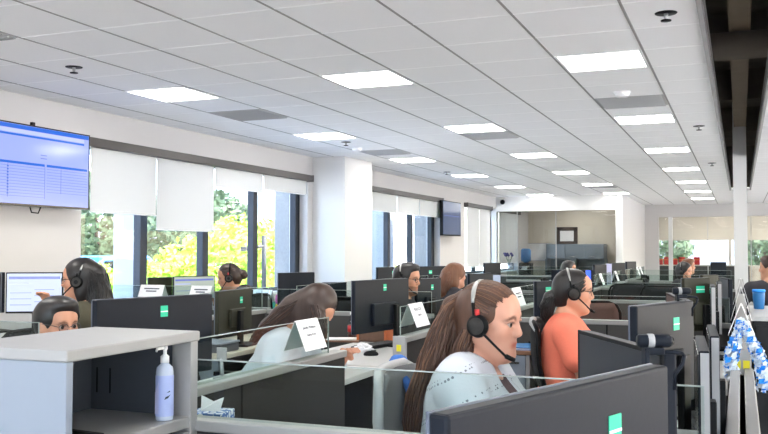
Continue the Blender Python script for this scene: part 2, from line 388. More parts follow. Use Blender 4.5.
# ---- ceiling lights: five tiles apart, three tiles between rows
rows = [(-.915, 'row next to the open ceiling slot', range(-2, 7)), (-2.775, 'middle row', range(-2, 6)), (-4.65, 'row nearest the windows', range(-2, 6))]
proto = None
def ceil_light(x, y, label, group='square ceiling lights'):
    global proto
    if proto is None:
        t = proto = thing('ceiling_light', label, 'ceiling light', (x, y, CZ), 0, group)
        fr = MB(); w = .3
        for a in ((-w,-w,w,-w+.02), (-w,w-.02,w,w), (-w,-w,-w+.02,w), (w-.02,-w,w,w)): fr.box((a[0],a[1],-.006), (a[2],a[3],.03), 'light_frame')
        fr.build('frame', t)
        MB().box((-.28,-.28,-.004), (.28,.28,.02), 'diffuser').build('diffuser', t)
    else: dup(proto, (x, y, CZ), 0, label, group)
for x, nm, ks in rows:
    n = 0
    for k in ks:
        y = 6.60+3.11*k
        if k >= 0: lab = 'lit square ceiling light, %s, %s from camera' % (nm, ORD[n]); n += 1
        else: lab = 'unseen ceiling light above the camera end, %s, %s back' % (nm, ORD[-k-1])  # out-of-view rows, added for the room lighting
        ceil_light(x, y, lab)
n = 0
for x in (1.255, 3.735):
    for k in (-1, 1, 3, 5):
        ceil_light(x, 6.631+3.11*k, 'added unseen ceiling light beyond the open slot, %s, %s along' % ('inner row' if x < 2 else 'outer row', ORD[n % 4])); n += 1  # unseen lights added to brighten the room
for i, (x, y) in enumerate(((-4.2, 24.0), (-4.2, 25.4))): ceil_light(x, y, 'added ceiling light inside the glass office, %s' % ('by the glass' if i == 0 else 'by the beige wall'))  # lights added so that the office interior is lit
n = 0
for x in (-1.0, 1.2):
    for y in (29.8, 31.7, 33.6): ceil_light(x, y, 'lit ceiling light in the added room behind the far glass wall, %s row, %s deep' % (('left', 'right')[x > 0], ORD[n % 3])); n += 1  # made-up room's lights, standing for lamps reflected in the glass
# vents, sprinklers, detectors
vp = None
for (u, v, lab) in ((632,101,'grey square ceiling vent behind the first light by the slot'), (238,113,'grey square ceiling vent by the first light of the window row'), (508,135.3,'grey ceiling vent by the second light of the middle row'), (385,152.5,'grey ceiling vent just past the white column'), (8,36,'grey ceiling vent above the big blue wall screen'), (590,186,'small grey ceiling vent near the glass office')):
    q = atz(u, v, CZ); x = -.605-.62*(math.floor((-.605-q.x)/.62)+.5); y = 6.32+.622*(math.floor((q.y-6.32)/.622)+.5)
    if vp is None:
        vp = thing('ceiling_vent', lab, 'vent', (x, y, CZ), 0, 'ceiling vents')
        MB().box((-.3,-.295,-.005), (.3,.295,.02), 'vent').build('grille', vp, .003)
        m_ = MB(); [m_.box((-.28,-.28+.056*i,-.012), (.28,-.262+.056*i,-.004), 'vent', rot=(.4,0,0)) for i in range(11)]; m_.build('louvres', vp)
    else: dup(vp, (x, y, CZ), 0, lab, 'ceiling vents')
sp = None
for (u, v, lab) in ((666,13,'black ceiling sprinkler nearest the open slot'), (74,67,'dark blue-ringed ceiling sprinkler above the wall screen'), (699,126,'second dark sprinkler along the open slot'), (712,163,'third dark sprinkler along the open slot'), (346,142,'small sprinkler between window-row lights by the column'), (447,172,'tiny sprinkler past the column near the middle row')):
    q = atz(u, v, CZ)
    if sp is None:
        q = q+Vector((0,0,.008)); sp = thing('sprinkler', lab, 'sprinkler', q, 0, 'ceiling sprinklers')
        MB().lathe([(.062,-.012),(.065,-.006),(.05,0)], 'black', n=24).build('escutcheon', sp)
        MB().lathe([(.008,-.05),(.012,-.03),(.012,-.01)], 'alu', n=12).build('stem', sp)
        MB().lathe([(.03,-.056),(.03,-.05),(.01,-.048)], 'black', n=16).build('deflector', sp)
    else: dup(sp, q+Vector((0,0,.008)), 0, lab, 'ceiling sprinklers')
for (u, v, lab) in ((622,92,'white smoke detector by the vent next to the slot'), (357,148,'white smoke detector near the window-row lights by the column')):
    t = thing('smoke_detector', lab, 'smoke detector', atz(u, v, CZ)); MB().lathe([(.05,-.045),(.062,-.03),(.065,-.012)], 'white', n=28).build('cover', t); MB().lathe([(.072,-.012),(.075,0)], 'white', n=28).build('mount', t)
t = thing('dome_camera', 'small dark dome camera on the header of the glass office', 'security camera', aty(503, 201, YO)); MB().box((-.05,-.04,-.03), (.05,.0,.05), 'white').build('mount', t, .006); MB().ball((0,-.06,-.03), .065, 'black').build('dome', t)
# ---- outside the windows
struct('ground', MB().box((-60,-20,-.25), (-6.2,60,-.12), 'pavement').box((9,-20,-.25), (50,60,-.12), 'pavement').box((-60,35.5,-.25), (50,90,-.12), 'pavement').box((-60,-40,-.25), (50,-4.4,-.12), 'pavement'))
for i, (u0, u1, x, mt, lab) in enumerate(((113,139,-7.6,'concrete_light','smooth pale pillar outside the blind beside the blue screen'), (277,293.5,-7.6,'concrete','rough grey concrete pillar outside the window by the white column'), (378,385,-7.6,'concrete_light','pale pillar outside the second window'), (416,428,-7.6,'concrete','grey pillar outside the second window near the small screen'))):
    a = atx(u0, 240, x-.4).y; b2 = atx(u1, 240, x).y
    MB().box((x-.4,a,-.12), (x,b2,4.5), mt).build('concrete_pillar', None, .02, label=lab, cat='pillar')
def bush(name, c, r, mt, label, cat='bush', n=2600, group=None, leaf=.075, trunk=0):
    t = thing(name, label, cat, (c[0], c[1], -.12), 0, group); m_ = MB(); vs = []; fs = []
    k = rng.normal(size=(n, 3)); k /= np.linalg.norm(k, axis=1)[:, None]
    lump = 1+.16*np.sin(5*k[:,0]+1)*np.cos(4*k[:,1])+.1*np.sin(9*k[:,2]+3*k[:,0])
    P = k*np.array(r)*(lump*(.55+.5*rng.random(n)**.5))[:,None]; P[:,2] += c[2]+.12; P = P[P[:,2] > .05]
    for q in P:
        a = Vector(rng.normal(size=3)).normalized()*leaf; b_ = a.orthogonal().normalized()*leaf*.5; q = Vector(q); i = len(vs)
        vs += [q-a, q+b_, q+a, q-b_]; fs.append((i,i+1,i+2,i+3))
    m_.add(vs, fs, mt); m_.build('foliage', t)
    s = MB(); s.tube([(0,0,0),(0.02,.03,c[2]*.6),(0,0,c[2]+r[2]*.3)], [.05+trunk,.04+trunk,.02+trunk*.4], 'bark', 8); [s.tube([(0,0,c[2]*.5),(r[0]*.5*math.cos(w),r[1]*.5*math.sin(w),c[2]+.2)], [.03+trunk*.4,.01], 'bark', 6) for w in (0,1.6,3.1,4.6)]; s.build('stem', t)
hx = -9.8
for i, (u, zc, rz, ry, lab) in enumerate(((180,.40,.7,.75,'low yellow-green bush outside below the lowest blind'), (198,.55,.9,.9,'yellow-green bush outside between the first two dark mullions'), (222,.75,1.0,1.1,'tall yellow-green bush outside behind the hooded worker'), (246,.85,1.1,1.1,'tallest yellow-green bush outside left of the third dark mullion'), (268,.8,1.05,1.0,'yellow-green bush outside behind the street lamp'), (377,.3,.8,1.0,'small green bush outside the second window by the column'))):
    bush('hedge_bush', (hx-.25*(i % 2), atx(u, 250, hx).y, zc), (.9,ry,rz), 'leaf', lab, group='bushes outside the windows')
bush('garden_tree', (-21, atx(96, 240, -21).y, 2.2), (1.6,1.3,1.7), 'leaf_dark', 'dark tree outside beyond the pale pillar', 'tree', 2600, leaf=.16, trunk=.06)
bush('garden_tree', (-16.6, atx(178, 240, -16.6).y, 1.9), (1.6,1.6,1.1), 'leaf_dark', 'dark tree outside behind the low bushes', 'tree', 3000, leaf=.14, trunk=.06)
bush('garden_tree', (-18, atx(214, 240, -18).y, 2.0), (1.5,1.5,1.3), 'leaf_dark', 'dark tree outside behind the hooded worker', 'tree', 3000, leaf=.14, trunk=.06)
for i, (x_, lab) in enumerate(((-3.6,'dark tree outside the far windows beside the office post'), (1.2,'dark tree outside the far windows behind the column'), (5.5,'dark tree outside the far windows at the frame edge'))): bush('garden_tree', (x_, 50+i, 1.6), (1.2,1.2,1.5), 'leaf_dark', lab, 'tree', 1500, leaf=.2, trunk=.06)
bush('hedge_bush', (-12, atx(100, 240, -12).y, .5), (.45,.4,.5), 'leaf', 'small round green bush outside at the blue screen end', n=1400)
t = thing('street_lamp', 'grey street lamp post outside among the bushes', 'street lamp', (-8.3, atx(264, 250, -8.3).y, -.12)); MB().tube([(0,0,0),(0,0,1.75)], .045, 'panel_mid', 12).build('post', t); MB().tube([(0,0,1.55),(0,-.55,1.52)], .03, 'panel_mid', 10).build('arm', t); MB().box((-.06,-.75,1.46), (.06,-.5,1.54), 'panel_mid').build('lamp_head', t, .01)
gw = thing('garden_wall', 'low pale garden wall outside past the bushes', 'wall', (-14.6, 6, -.12)); MB().box((0,0,0), (.25,9,1.35), 'concrete_light').build('wall_body', gw, .01); MB().box((-.05,0,1.35), (.3,9,1.42), 'concrete').build('coping', gw)
def bld(x0, x1, y0, y1, h, label, side):
    t = thing('office_building', label, 'building', (x0, y0, -.12)); MB().box((0,0,0), (x1-x0,y1-y0,h), 'building').build('walls', t); MB().box((-.3,-.3,h), (x1-x0+.3,y1-y0+.3,h+.3), 'concrete').build('roof', t)
    n = int((y1-y0 if side == 'x' else x1-x0)/2.4)
    for z in np.arange(1.0, h-1.2, 2.6):
        for k in range(n):
            a = .5+2.4*k
            if side == 'x': MB().box((x1-x0-.02,a,z), (x1-x0+.03,a+1.5,z+1.3), 'building_window').build('window', t)
            else: MB().box((a,-.03,z), (a+1.5,.02,z+1.3), 'building_pale').build('window', t)
bld(-40, -30, 12, 36.8, 8, 'pale building outside beyond the bushes', 'x'); bld(-30, -20, 38.5, 60, 9, 'pale grey building outside beyond the second window', 'x')
bld(-9, 14, 58, 66, 4, 'white building outside the added far windows', 'y')
def car(loc, mt, label):
    t = thing('parked_car', label, 'car', loc, R(90)); prof = [(-2.1,.3),(-2.1,.75),(-1.5,.85),(-1.0,1.32),(.6,1.35),(1.3,.9),(2.0,.8),(2.15,.5),(2.1,.3)]
    MB().prism([(x,-.85,z) for x, z in prof], (0,1.7,0), mt).build('body', t, .06)
    MB().prism([(-1.35,-.86,.88),(-.95,-.86,1.24),(.5,-.86,1.26),(1.05,-.86,.9)], (0,1.72,0), 'black_gloss').build('windows', t)
    for x in (-1.35, 1.35):
        for y in (-.85, .68): MB().lathe([(.2,0),(.32,0),(.32,.17),(.2,.17)], 'black', (x,y,.32), 20, 'y').build('wheel', t)
car((-13.5, atx(102, 288, -13.5).y, -.12), 'blue_plastic', 'blue car parked outside past the pale pillar')
car((-13.5, atx(128, 288, -13.5).y+4.0, -.12), 'white', 'white car parked outside behind the pale pillar')
# ================================================================== FURNITURE
def partition(p0, p1, label, z=.9, gz=1.06, group='grey cubicle partitions', post0=False, post1=False, glass=True, seams=(), stickers=0, double=False, pm='panel_dark', g0=0.0, g1=0.0):
    mx_ = (p0[0]+p1[0])/2; p0 = (p0[0], YM(mx_, p0[1])); p1 = (p1[0], YM(mx_, p1[1]))
    a = Vector((p0[0], p0[1], 0)); b = Vector((p1[0], p1[1], 0)); L = (b-a).length
    t = thing('cubicle_partition', label, 'partition', a, math.atan2(b.y-a.y, b.x-a.x), group)
    xs = [0]+list(seams)+[L]
    for i in range(len(xs)-1): MB().box((xs[i]+.005,-.026,.06), (xs[i+1]-.005,.026,z-.03), pm).build('fabric_panel', t, .003)
    MB().box((0,-.02,0), (L,.02,.06), 'black').box((0,-.022,.06), (L,.022,z-.03), 'black').build('base_rail', t)
    c = MB()
    if double: c.box((0,-.045,z-.03), (L,-.008,z), 'cap_grey'); c.box((0,.008,z-.03), (L,.045,z), 'cap_grey')
    else: c.box((0,-.036,z-.03), (L,.036,z), 'cap_grey')
    c.build('top_cap', t, .004)
    for f, x in ((post0, 0), (post1, L)):
        if f:
            o = MB().box((x-.015,-.036,0), (x+.015,.036,z+.004), 'end_grey').build('end_post', t, .004)
            for k in range(stickers):
                y = 0 if stickers == 1 else (-.018 if k == 0 else .018); s = -1 if x == 0 else 1
                MB().box((x+s*.0152-.001,y-.013,z-.075), (x+s*.0152+.001,y+.013,z-.04), 'yellow').build('sticker', o, label='small yellow sticker')
    if glass:
        gl = MB().box((.01+g0,-.003,z), (L-.01-g1,.003,gz-.003), 'glass').box((.01+g0,-.0032,gz-.003), (L-.01-g1,.0032,gz), 'glass_edge').box((.008+g0,-.003,z), (.01+g0,.003,gz), 'glass_edge').box((L-.01-g1,-.003,z), (L-.008-g1,.003,gz), 'glass_edge')
        gl.build('glass_screen', t)
    return t
partition((-1.66,2.02), (-.07,2.02), 'low grey partition with glass top in front of the woman in white', seams=(.8,))
partition((-1.72,2.02), (-1.72,3.61), 'low dark partition with a long pale cap left of the woman in white', seams=(.72,), g1=.12)
partition((-1.68,4.26), (-1.68,8.0), 'dark partition with a yellow sticker on its end, beside the white desk', post0=True, stickers=1, seams=(1.2,2.4))
partition((-1.64,8.4), (-1.64,12.0), 'dark partition beyond the man in glasses, second length of its line', post0=True, seams=(1.2,2.4))
partition((-1.64,12.4), (-1.64,16.4), 'dark partition nearest the glass office in the long line', post0=True, seams=(1.2,2.4))
partition((0.0,.35), (0.0,3.97), 'low double-capped grey partition under the blue garland', z=.86, glass=False, double=True, seams=(1.8,))
partition((0.0,4.0), (0.0,9.2), 'grey partition with two yellow stickers on its end post', z=.93, glass=False, post0=True, stickers=2, seams=(1.3,2.6,3.9))
partition((0.0,10.3), (0.0,13.8), 'far grey partition ending at the white column', z=.93, glass=False, post0=True, seams=(1.3,2.6))
partition((-1.62,5.82), (-.06,5.82), 'grey partition with glass top behind the woman in coral', seams=(.8,), pm='panel_mid')
partition((-1.6,8.2), (-.06,8.2), 'grey glass-topped partition two rows behind the woman in coral', pm='panel_mid')
partition((-1.6,10.9), (-.06,10.9), 'grey glass-topped partition in front of the far woman in black', pm='panel_mid')
partition((-1.6,13.6), (-.12,13.6), 'farthest grey glass-topped partition before the white column', pm='panel_mid')
partition((-3.4,2.76), (-2.7,2.76), 'glass-topped partition in front of the person with thin glasses', pm='panel_mid')
partition((-3.4,5.86), (-2.06,5.86), 'grey glass-topped partition behind the slumped woman', pm='panel_mid')
partition((-3.4,9.7), (-1.7,9.7), 'grey partition behind the red-haired worker', pm='panel_mid')
partition((-3.4,13.2), (-1.7,13.2), 'far grey partition before the glass office', pm='panel_mid')
partition((-5.2,15.6), (-1.7,15.6), 'long grey partition with the vase, nearest the glass office', pm='panel_mid')
partition((-3.46,5.0), (-3.46,5.85), 'short partition behind the woman with long black hair')
partition((-3.46,6.4), (-3.46,9.7), 'partition line behind the hooded worker', seams=(1.5,))
partition((-5.3,6.0), (-3.5,6.0), 'glass-topped partition carrying two name cards by the windows', pm='panel_mid')

def desk(x0, x1, y0, y1, label, top='worktop', z=.74, front='panel_dark', raw=False, group='office desks'):
    if not raw: y0, y1 = YM((x0+x1)/2, y0), YM((x0+x1)/2, y1)
    t = thing('desk', label, 'desk', ((x0+x1)/2, (y0+y1)/2, 0), 0, group); w, d = (x1-x0)/2, (y1-y0)/2
    MB().box((-w,-d,z-.03), (w,d,z), top).build('worktop', t, .004)
    for s in (-1, 1): MB().box((-w+.03,s*(d-.03)-.012,0), (w-.03,s*(d-.03)+.012,z-.03), front).build('leg_panel', t, .003)
    return t
def pedestal(x0, x1, y0, y1, label, z=.68, face='y', n=3, body='drawer_dark', line='cap_grey'):
    y0, y1 = YM((x0+x1)/2, y0), YM((x0+x1)/2, y1)
    t = thing('drawer_pedestal', label, 'drawers', ((x0+x1)/2, (y0+y1)/2, 0)); w, d = (x1-x0)/2, (y1-y0)/2
    MB().box((-w,-d+.015,.03), (w,d,z), body).build('body', t, .004)
    h = (z-.05)/n
    for k in range(n):
        dr = MB().box((-w+.005,-d,.045+k*h), (w-.005,-d+.02,.035+(k+1)*h), body).build('drawer', t, .003)
        MB().box((-w+.02,-d-.012,.02+(k+1)*h), (w-.02,-d+.002,.03+(k+1)*h), line).build('handle', dr, .002)
    return t
desk(-4.0, -3.0, 10.1, 10.9, 'far desk with a stickered monitor behind the man in glasses', raw=True); desk(-3.9, -2.9, 12.4, 13.1, 'far desk with the upright monitor left of the vase', raw=True)
desk(-.74, -.06, .3, 1.94, 'pale desk under the two nearest monitors')
desk(-.74, -.06, 2.08, 3.6, 'white desk of the woman in the white cardigan')
desk(-.74, -.06, 4.15, 5.76, 'white desk of the woman in coral')
desk(-.74, -.06, 5.88, 8.1, 'white desk behind the woman in coral, before the glass panel'); desk(-.74, -.06, 8.3, 10.8, 'far white desk along the double-capped line'); desk(-.74, -.14, 11.0, 13.5, 'farthest white desk along the line to the column')
desk(-2.4, -1.77, 2.45, 4.2, 'desk of the slumped woman behind the long pale-capped partition')
desk(-2.42, -1.74, 4.26, 5.8, 'white desk with the red-labelled bottle and brown bag')
desk(-2.42, -1.74, 6.15, 7.95, 'desk of the man in glasses'); desk(-2.42, -1.72, 8.4, 9.6, 'desk in front of the red-haired worker'); desk(-2.42, -1.72, 10.1, 13.1, 'far desk beside the line to the glass office')
desk(-3.4, -2.86, 4.35, 5.8, 'beige desk with the tilted stickered monitor', 'worktop_beige', front='steel_bluish')
desk(-4.2, -3.52, 6.5, 9.6, 'desk between the hooded worker and the white column')
desk(-5.3, -4.5, 4.3, 5.8, 'desk under the brightly lit screen by the window wall')
desk(-5.6, -4.85, 6.4, 9.4, 'window desk of the hooded worker')
pedestal(-2.36, -1.8, 4.34, 4.9, 'dark three-drawer pedestal under the white desk')
pedestal(-.70, -.12, 3.1, 3.55, 'dark pedestal under the desk of the woman in white')
# grey tower in the near left corner
Z_T = 1.14
t = thing('storage_tower', 'tall pale grey steel storage unit with an open shelf', 'cabinet', (-1.374, 1.562, 0))
zs_ = .91; D, Wd = .345, .51
MB().box((-D-.004,-.004,Z_T-.027), (.004,Wd+.004,Z_T), 'steel_grey').build('top', t, .004)
MB().box((-D,0,.02), (0,.022,Z_T-.027), 'steel_bluish').build('side_panel', t, .002)  # bluish cast of window light tinted into this side
MB().box((-D,Wd-.03,.02), (-.06,Wd,Z_T-.027), 'steel_inner').build('side_panel', t, .002, label='side panel with inner shade coloured dark'); MB().box((-.06,Wd-.034,.02), (0,Wd,Z_T-.027), 'steel_grey').build('front_post', t, .002); sl_ = MB(); [sl_.box((-D+.03+.045*k,Wd-.0315,zs_+.05), (-D+.034+.045*k,Wd-.03,zs_+.12), 'black') for k in range(2)]; sl_.build('slots', t)  # one steel sheet: inner shade coloured dark, lit front strip left pale
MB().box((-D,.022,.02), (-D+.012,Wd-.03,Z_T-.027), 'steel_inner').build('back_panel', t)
zs = atx(184.6, 418.4, -1.374).z
MB().box((-D+.012,.022,zs-.03), (-.004,Wd-.03,zs), 'steel_grey').build('shelf', t, .003)
dr = MB().box((-.02,.026,.05), (-.002,Wd-.034,zs-.04), 'steel_grey').build('door', t, .003); MB().box((-.002,.06,zs-.3), (.014,.072,zs-.2), 'chrome').build('handle', dr, .003)
MB().box((-D,0,0), (-.02,Wd,.02), 'black').build('plinth', t)
q = atz(164, 413, zs)
t = thing('sanitizer_bottle', 'clear pump bottle of gel with a lavender label in the open shelf', 'bottle', (-1.412, 1.975, zs), R(12)); t.scale = (.8, .8, 1)
MB().lathe([(.0265,0),(.029,.004),(.029,.125),(.026,.138),(.014,.147),(.013,.152)], 'gel', n=32).build('body', t)
lb = MB(); lb.lathe([(.0296,.012),(.0296,.118)], 'label_blue', n=40); lb.f = lb.f[:-2]; lb.mi = lb.mi[:-2]; lb.sm = lb.sm[:-2]; lo = lb.build('label_wrap', t, label='pale lavender label with a dark mark')
lm = MB(); lm.prism([(.0,-.0300,.056),(.012,-.0300,.06),(.02,-.0285,.07),(.014,-.0292,.066),(.004,-.03,.063)], (0,-.001,0), 'ink'); lm.prism([(.008,-.0301,.074),(.017,-.0287,.079),(.019,-.0285,.076)], (0,-.001,0), 'ink'); lm.build('mark', lo); lo.rotation_euler = (0,0,R(22))
for k in range(4): MB().box((-.0205-.003*k,-.0305+.0022*k,.02), (-.019-.003*k,-.0235+.0022*k,.10-.008*k), 'lilac').build('print_line', lo)
pm_ = MB().lathe([(.0145,.15),(.0145,.166),(.009,.17),(.006,.172),(.006,.186)], 'white', n=24).build('pump_collar', t); MB().lathe([(.009,.184),(.009,.192),(.005,.195)], 'white', n=20).tube([(0,0,.19),(-.014,-.03,.188),(-.015,-.034,.181)], [.0055,.0045,.004], 'white', 10).build('pump_nozzle', t)
q = atx(69.5, 392, -1.40); t = thing('notepad', 'yellow-green notepad standing at the near side inside the open shelf', 'notepad', (-1.40, 1.6, zs)); MB().box((-.1,-.008,0), (.0,.006,.11), 'leaf').build('pages', t, .001); MB().box((-.102,-.01,0), (.0,-.008,.112), 'yellow').build('cover', t)
t = thing('stapler', 'small black stapler on the open shelf', 'stapler', (-1.41, 1.65, zs), R(15)); MB().box((-.05,-.015,0), (.05,.015,.012), 'black').build('base', t, .004); MB().box((-.048,-.012,.018), (.055,.012,.032), 'black', rot=(0,.1,0)).build('arm', t, .004); MB().box((-.05,-.008,.01), (-.03,.008,.024), 'chrome').build('hinge', t)
# ---- wall screens
t = thing('wall_screen', 'large wall-mounted screen with blue and lavender tables', 'screen', (XW+.165, atx(89, 175, XW+.165).y-1.27, 1.74), 0)
TL, TH = 1.27, .71
MB().box((-.04,0,0), (.0,TL,TH), 'black').build('housing', t, .006)
bz = MB(); [bz.box((0,*a), (.006,*b), 'black_gloss') for a, b in (((0,0),(TL,.018)), ((0,TH-.012),(TL,TH)), ((0,0),(.012,TH)), ((TL-.012,0),(TL,TH)))]; bz.build('bezel', t, .001)
sc = MB().box((0,.012,.018), (.003,TL-.012,TH-.012), 'screen_tv').build('screen', t)
ui = MB()
def ub(y0, y1, z0, z1, m_): ui.box((.003,TL*y0,TH*z0), (.0036,TL*y1,TH*z1), m_)
ub(.012,.988,.93,.98,'ui_blue'); ub(.012,.94,.845,.87,'ui_blue'); ub(.012,.54,.505,.535,'ui_blue'); ub(.56,.975,.505,.535,'ui_blue'); ub(.012,.94,.88,.925,'ui_pale')
for k in range(11):
    z = .475-.036*k; ub(.012,.54,z,z+.004,'ui_line')
    if z > .17: ub(.56,.975,z,z+.004,'ui_line')
for y in (.2,.54,.7): ub(y,y+.004,.1 if y < .6 else .18,.5,'ui_line')
for k in range(10): ub(.195,.21,.46-.036*k,.472-.036*k,'ui_blue')
ub(.5,.56,.64,.65,'ui_line'); ub(.5,.56,.6,.61,'ui_line')
ui.build('table_graphics', sc)
MB().box((-.163,TL*.35,.15), (-.04,TL*.65,.55), 'black').build('wall_mount', t)
MB().tube([(-.03,.55,-.005),(-.03,.57,-.05),(-.03,.65,-.055),(-.03,.68,-.0)], .006, 'black', 8).build('cable', t); MB().box((-.03,TL*.42,TH), (.0,TL*.45,TH+.03), 'black').build('sensor', t, .004)
a = atx(443, 219, -5.62); b = atx(463, 219, -5.72)
t = thing('wall_screen', 'small dim wall screen on a bracket between the far windows', 'screen', (-5.72, a.y+.3, 1.66), R(0)); TL2 = 1.28
MB().box((-.07,0,0), (0,TL2,.74), 'black').build('housing', t, .006); MB().box((0,.02,.03), (.004,TL2-.02,.72), 'tv_dim').build('screen', t); MB().box((.004,.1,.42), (.0046,TL2-.1,.43), 'ui_line').build('graphics', t); MB().box((-.178,.4,.2), (-.07,.8,.55), 'black').build('wall_mount', t)
# ---- monitors
def monitor(tl, tr, z, h, label, side='back', dz=.74, bm='monitor_back', sticker=None, screen='screen_off', stand=True, hump=True, z2=None, group='computer monitors', neckx=0.5, tilt=0, base=True, wmin=None, kind='monitor', lit=None):
    p0 = atz(*tl, z); p1 = atz(*tr, z if z2 is None else z2); e = (p1-p0); e.z = 0
    L = e.length; ang = math.atan2(e.y, e.x)
    t = thing('monitor', label, 'monitor', (p0.x, p0.y, dz), ang, group); H = z-dz; th = .034; b0 = H-h
    MB().box((0,.003,b0), (L,th-.004,H), bm).build('housing', t, .005)
    fr = MB()
    for A, B in (((0,b0),(L,b0+.014)), ((0,H-.008),(L,H+.001)), ((0,b0),(.008,H)), ((L-.008,b0),(L,H))):
        if side == 'back': fr.box((A[0],th-.006,A[1]), (B[0],th,B[1]), 'monitor_edge')
        else: fr.box((A[0],0,A[1]), (B[0],.006,B[1]), 'monitor_edge' if screen.startswith('screen_off') else 'black')
    fr.build('bezel', t, .0015)
    sc = (MB().box((.008,th-.004,b0+.014), (L-.008,th-.001,H-.008), screen) if side == 'back' else MB().box((.008,.001,b0+.014), (L-.008,.004,H-.008), screen)).build('screen', t)
    if lit == 'ui' and side == 'front':
        u_ = MB(); u_.box((.02,.0002,H-.05), (L-.02,.001,H-.03), 'ui_line'); u_.box((.02,.0002,H-.085), (L*.4,.001,H-.075), 'ui_pale')
        for k in range(6): u_.box((.03 if k % 2 else L*.5,.0002,H-.13-.022*k), (L*.45 if k % 2 else L*.85,.001,H-.126-.022*k), 'ui_line')
        u_.build('window_graphics', sc)
    sgn = -1 if side == 'back' else 1
    yb = .003 if side == 'back' else th-.004
    nx = L*neckx
    if hump: MB().box((L*.28,min(yb,yb+sgn*.022),b0+h*.12), (L*.72,max(yb,yb+sgn*.022),b0+h*.55), bm).build('back_cover', t, .008)
    if stand:
        MB().box((nx-.028,min(yb+sgn*.02,yb+sgn*.045),.008), (nx+.028,max(yb+sgn*.02,yb+sgn*.045),b0+h*.5), 'black').build('stand_neck', t, .004)
        MB().box((nx-.12,yb+sgn*.045-.09,0), (nx+.12,yb+sgn*.045+.09,.012), 'black').build('stand_base', t, .004)
    if sticker is not None:
        sx, w_, dz_ = sticker if isinstance(sticker, tuple) else (sticker, .032, .03)
        MB().box((L*sx-w_/2,.0015,H-dz_-.042), (L*sx+w_/2,.0034,H-dz_), 'sticker_green').build('sticker', t, label='small green sticker')
        MB().box((L*sx-w_/2,.001,H-dz_-.024), (L*sx+w_/2,.0016,H-dz_-.02), 'paper').build('sticker_line', t)
    return t
monitor((450,416), (670.5,365.5), 1.185, .34, 'large dark monitor seen from behind, nearest the camera', sticker=(.68,.035,.05))
monitor((577.5,330), (661,352.5), 1.18, .29, 'dark switched-off monitor angled against the nearest large monitor', 'front', screen='screen_frost')
monitor((638,306.5), (694.7,300.6), 1.185, .34, 'dark stickered monitor just beyond the webcam, back toward us', sticker=(.66,.045,.05), neckx=.62)
monitor((665.8,292.5), (684,300.5), 1.185, .30, 'slim monitor with a bluish face peeking over the stickered one', 'front', screen='screen_frost', stand=True)
monitor((684.6,278.3), (711,277.8), 1.185, .33, 'olive-grey stickered monitor in front of the far woman in black', bm='monitor_olive', sticker=(.6,.07,.05), neckx=.7)
monitor((97,300.3), (213.3,294), 1.18, .31, 'wide dark stickered monitor behind the grey storage unit', sticker=(.55,.035,.035))
monitor((219,291.5), (252.5,288), 1.10, .27, 'tilted brownish stickered monitor on the beige desk', bm='monitor_olive', sticker=(.66,.04,.05))
monitor((355.5,281), (409.3,278.2), 1.17, .33, 'large dark stickered monitor on the white desk, stand in view', sticker=(.53,.034,.03), neckx=.68)
monitor((417.5,279), (441.5,278), 1.13, .32, 'dark stickered monitor right of the man in glasses', sticker=(.62,.03,.05))
monitor((378,267.3), (397,266.8), 1.16, .32, 'dark stickered monitor left behind the man in glasses', sticker=(.82,.05,.05))
monitor((419,266.5), (447.5,266), 1.16, .32, 'dark stickered monitor between the man in glasses and the red hair', sticker=(.4,.05,.05))
monitor((470,273.8), (493.5,273), 1.15, .32, 'dark monitor with a white sheet at its side, below the far vase')
monitor((485,263), (501,262.7), 1.17, .36, 'dark upright monitor left of the vase with blue flowers')
monitor((537,281.5), (554,281), 1.15, .36, 'dark monitor with tiny sticker left of the coral woman', sticker=(.68,.05,.04))
monitor((551,269.8), (585,270.2), 1.14, .25, 'wide dark monitor in front of the far worker with headset')
monitor((581,269.5), (591,270), 1.14, .32, 'bright blue lit screen next to the far worker', 'front', screen='screen_blue')
monitor((595,264.8), (607,264.5), 1.17, .40, 'dark monitor right of the blue lit screen', dz=.74)
monitor((611.5,263), (625.5,262.7), 1.17, .38, 'dark monitor in front of the white office post')
monitor((627,261.6), (636.5,261.4), 1.17, .42, 'dark monitor just right of the white office post')
monitor((703,275), (719,274.6), 1.17, .33, 'olive monitor behind the olive-grey stickered one', bm='monitor_olive')
monitor((711,262), (726.5,262), 1.17, .40, 'dark square monitor left of the white column')
monitor((279,272.8), (315,272.2), 1.15, .33, 'wide dark monitor beside the white column base')
monitor((323.5,282.5), (347,282), 1.05, .30, 'blue-black monitor in front of the white column')
monitor((6,272.5), (63,272.3), 1.195, .30, 'brightly lit white screen behind the woman with long black hair', 'front', screen='screen_ui', lit='ui')
monitor((-24,271.5), (1.5,272.3), 1.195, .30, 'dark screen at the frame edge beside the lit white screen', 'front')
monitor((148.5,277.5), (172.5,277), 1.08, .26, 'small olive-backed monitor left of the hooded worker', bm='monitor_olive')
monitor((173.7,276.5), (215,275.5), 1.09, .26, 'lit screen with pale tables beside the hooded worker', 'front', screen='screen_teal', lit='ui')
monitor((719,277), (728,279), 1.16, .33, 'grey angled monitor at the far end before the white column', 'front', screen='screen_frost')
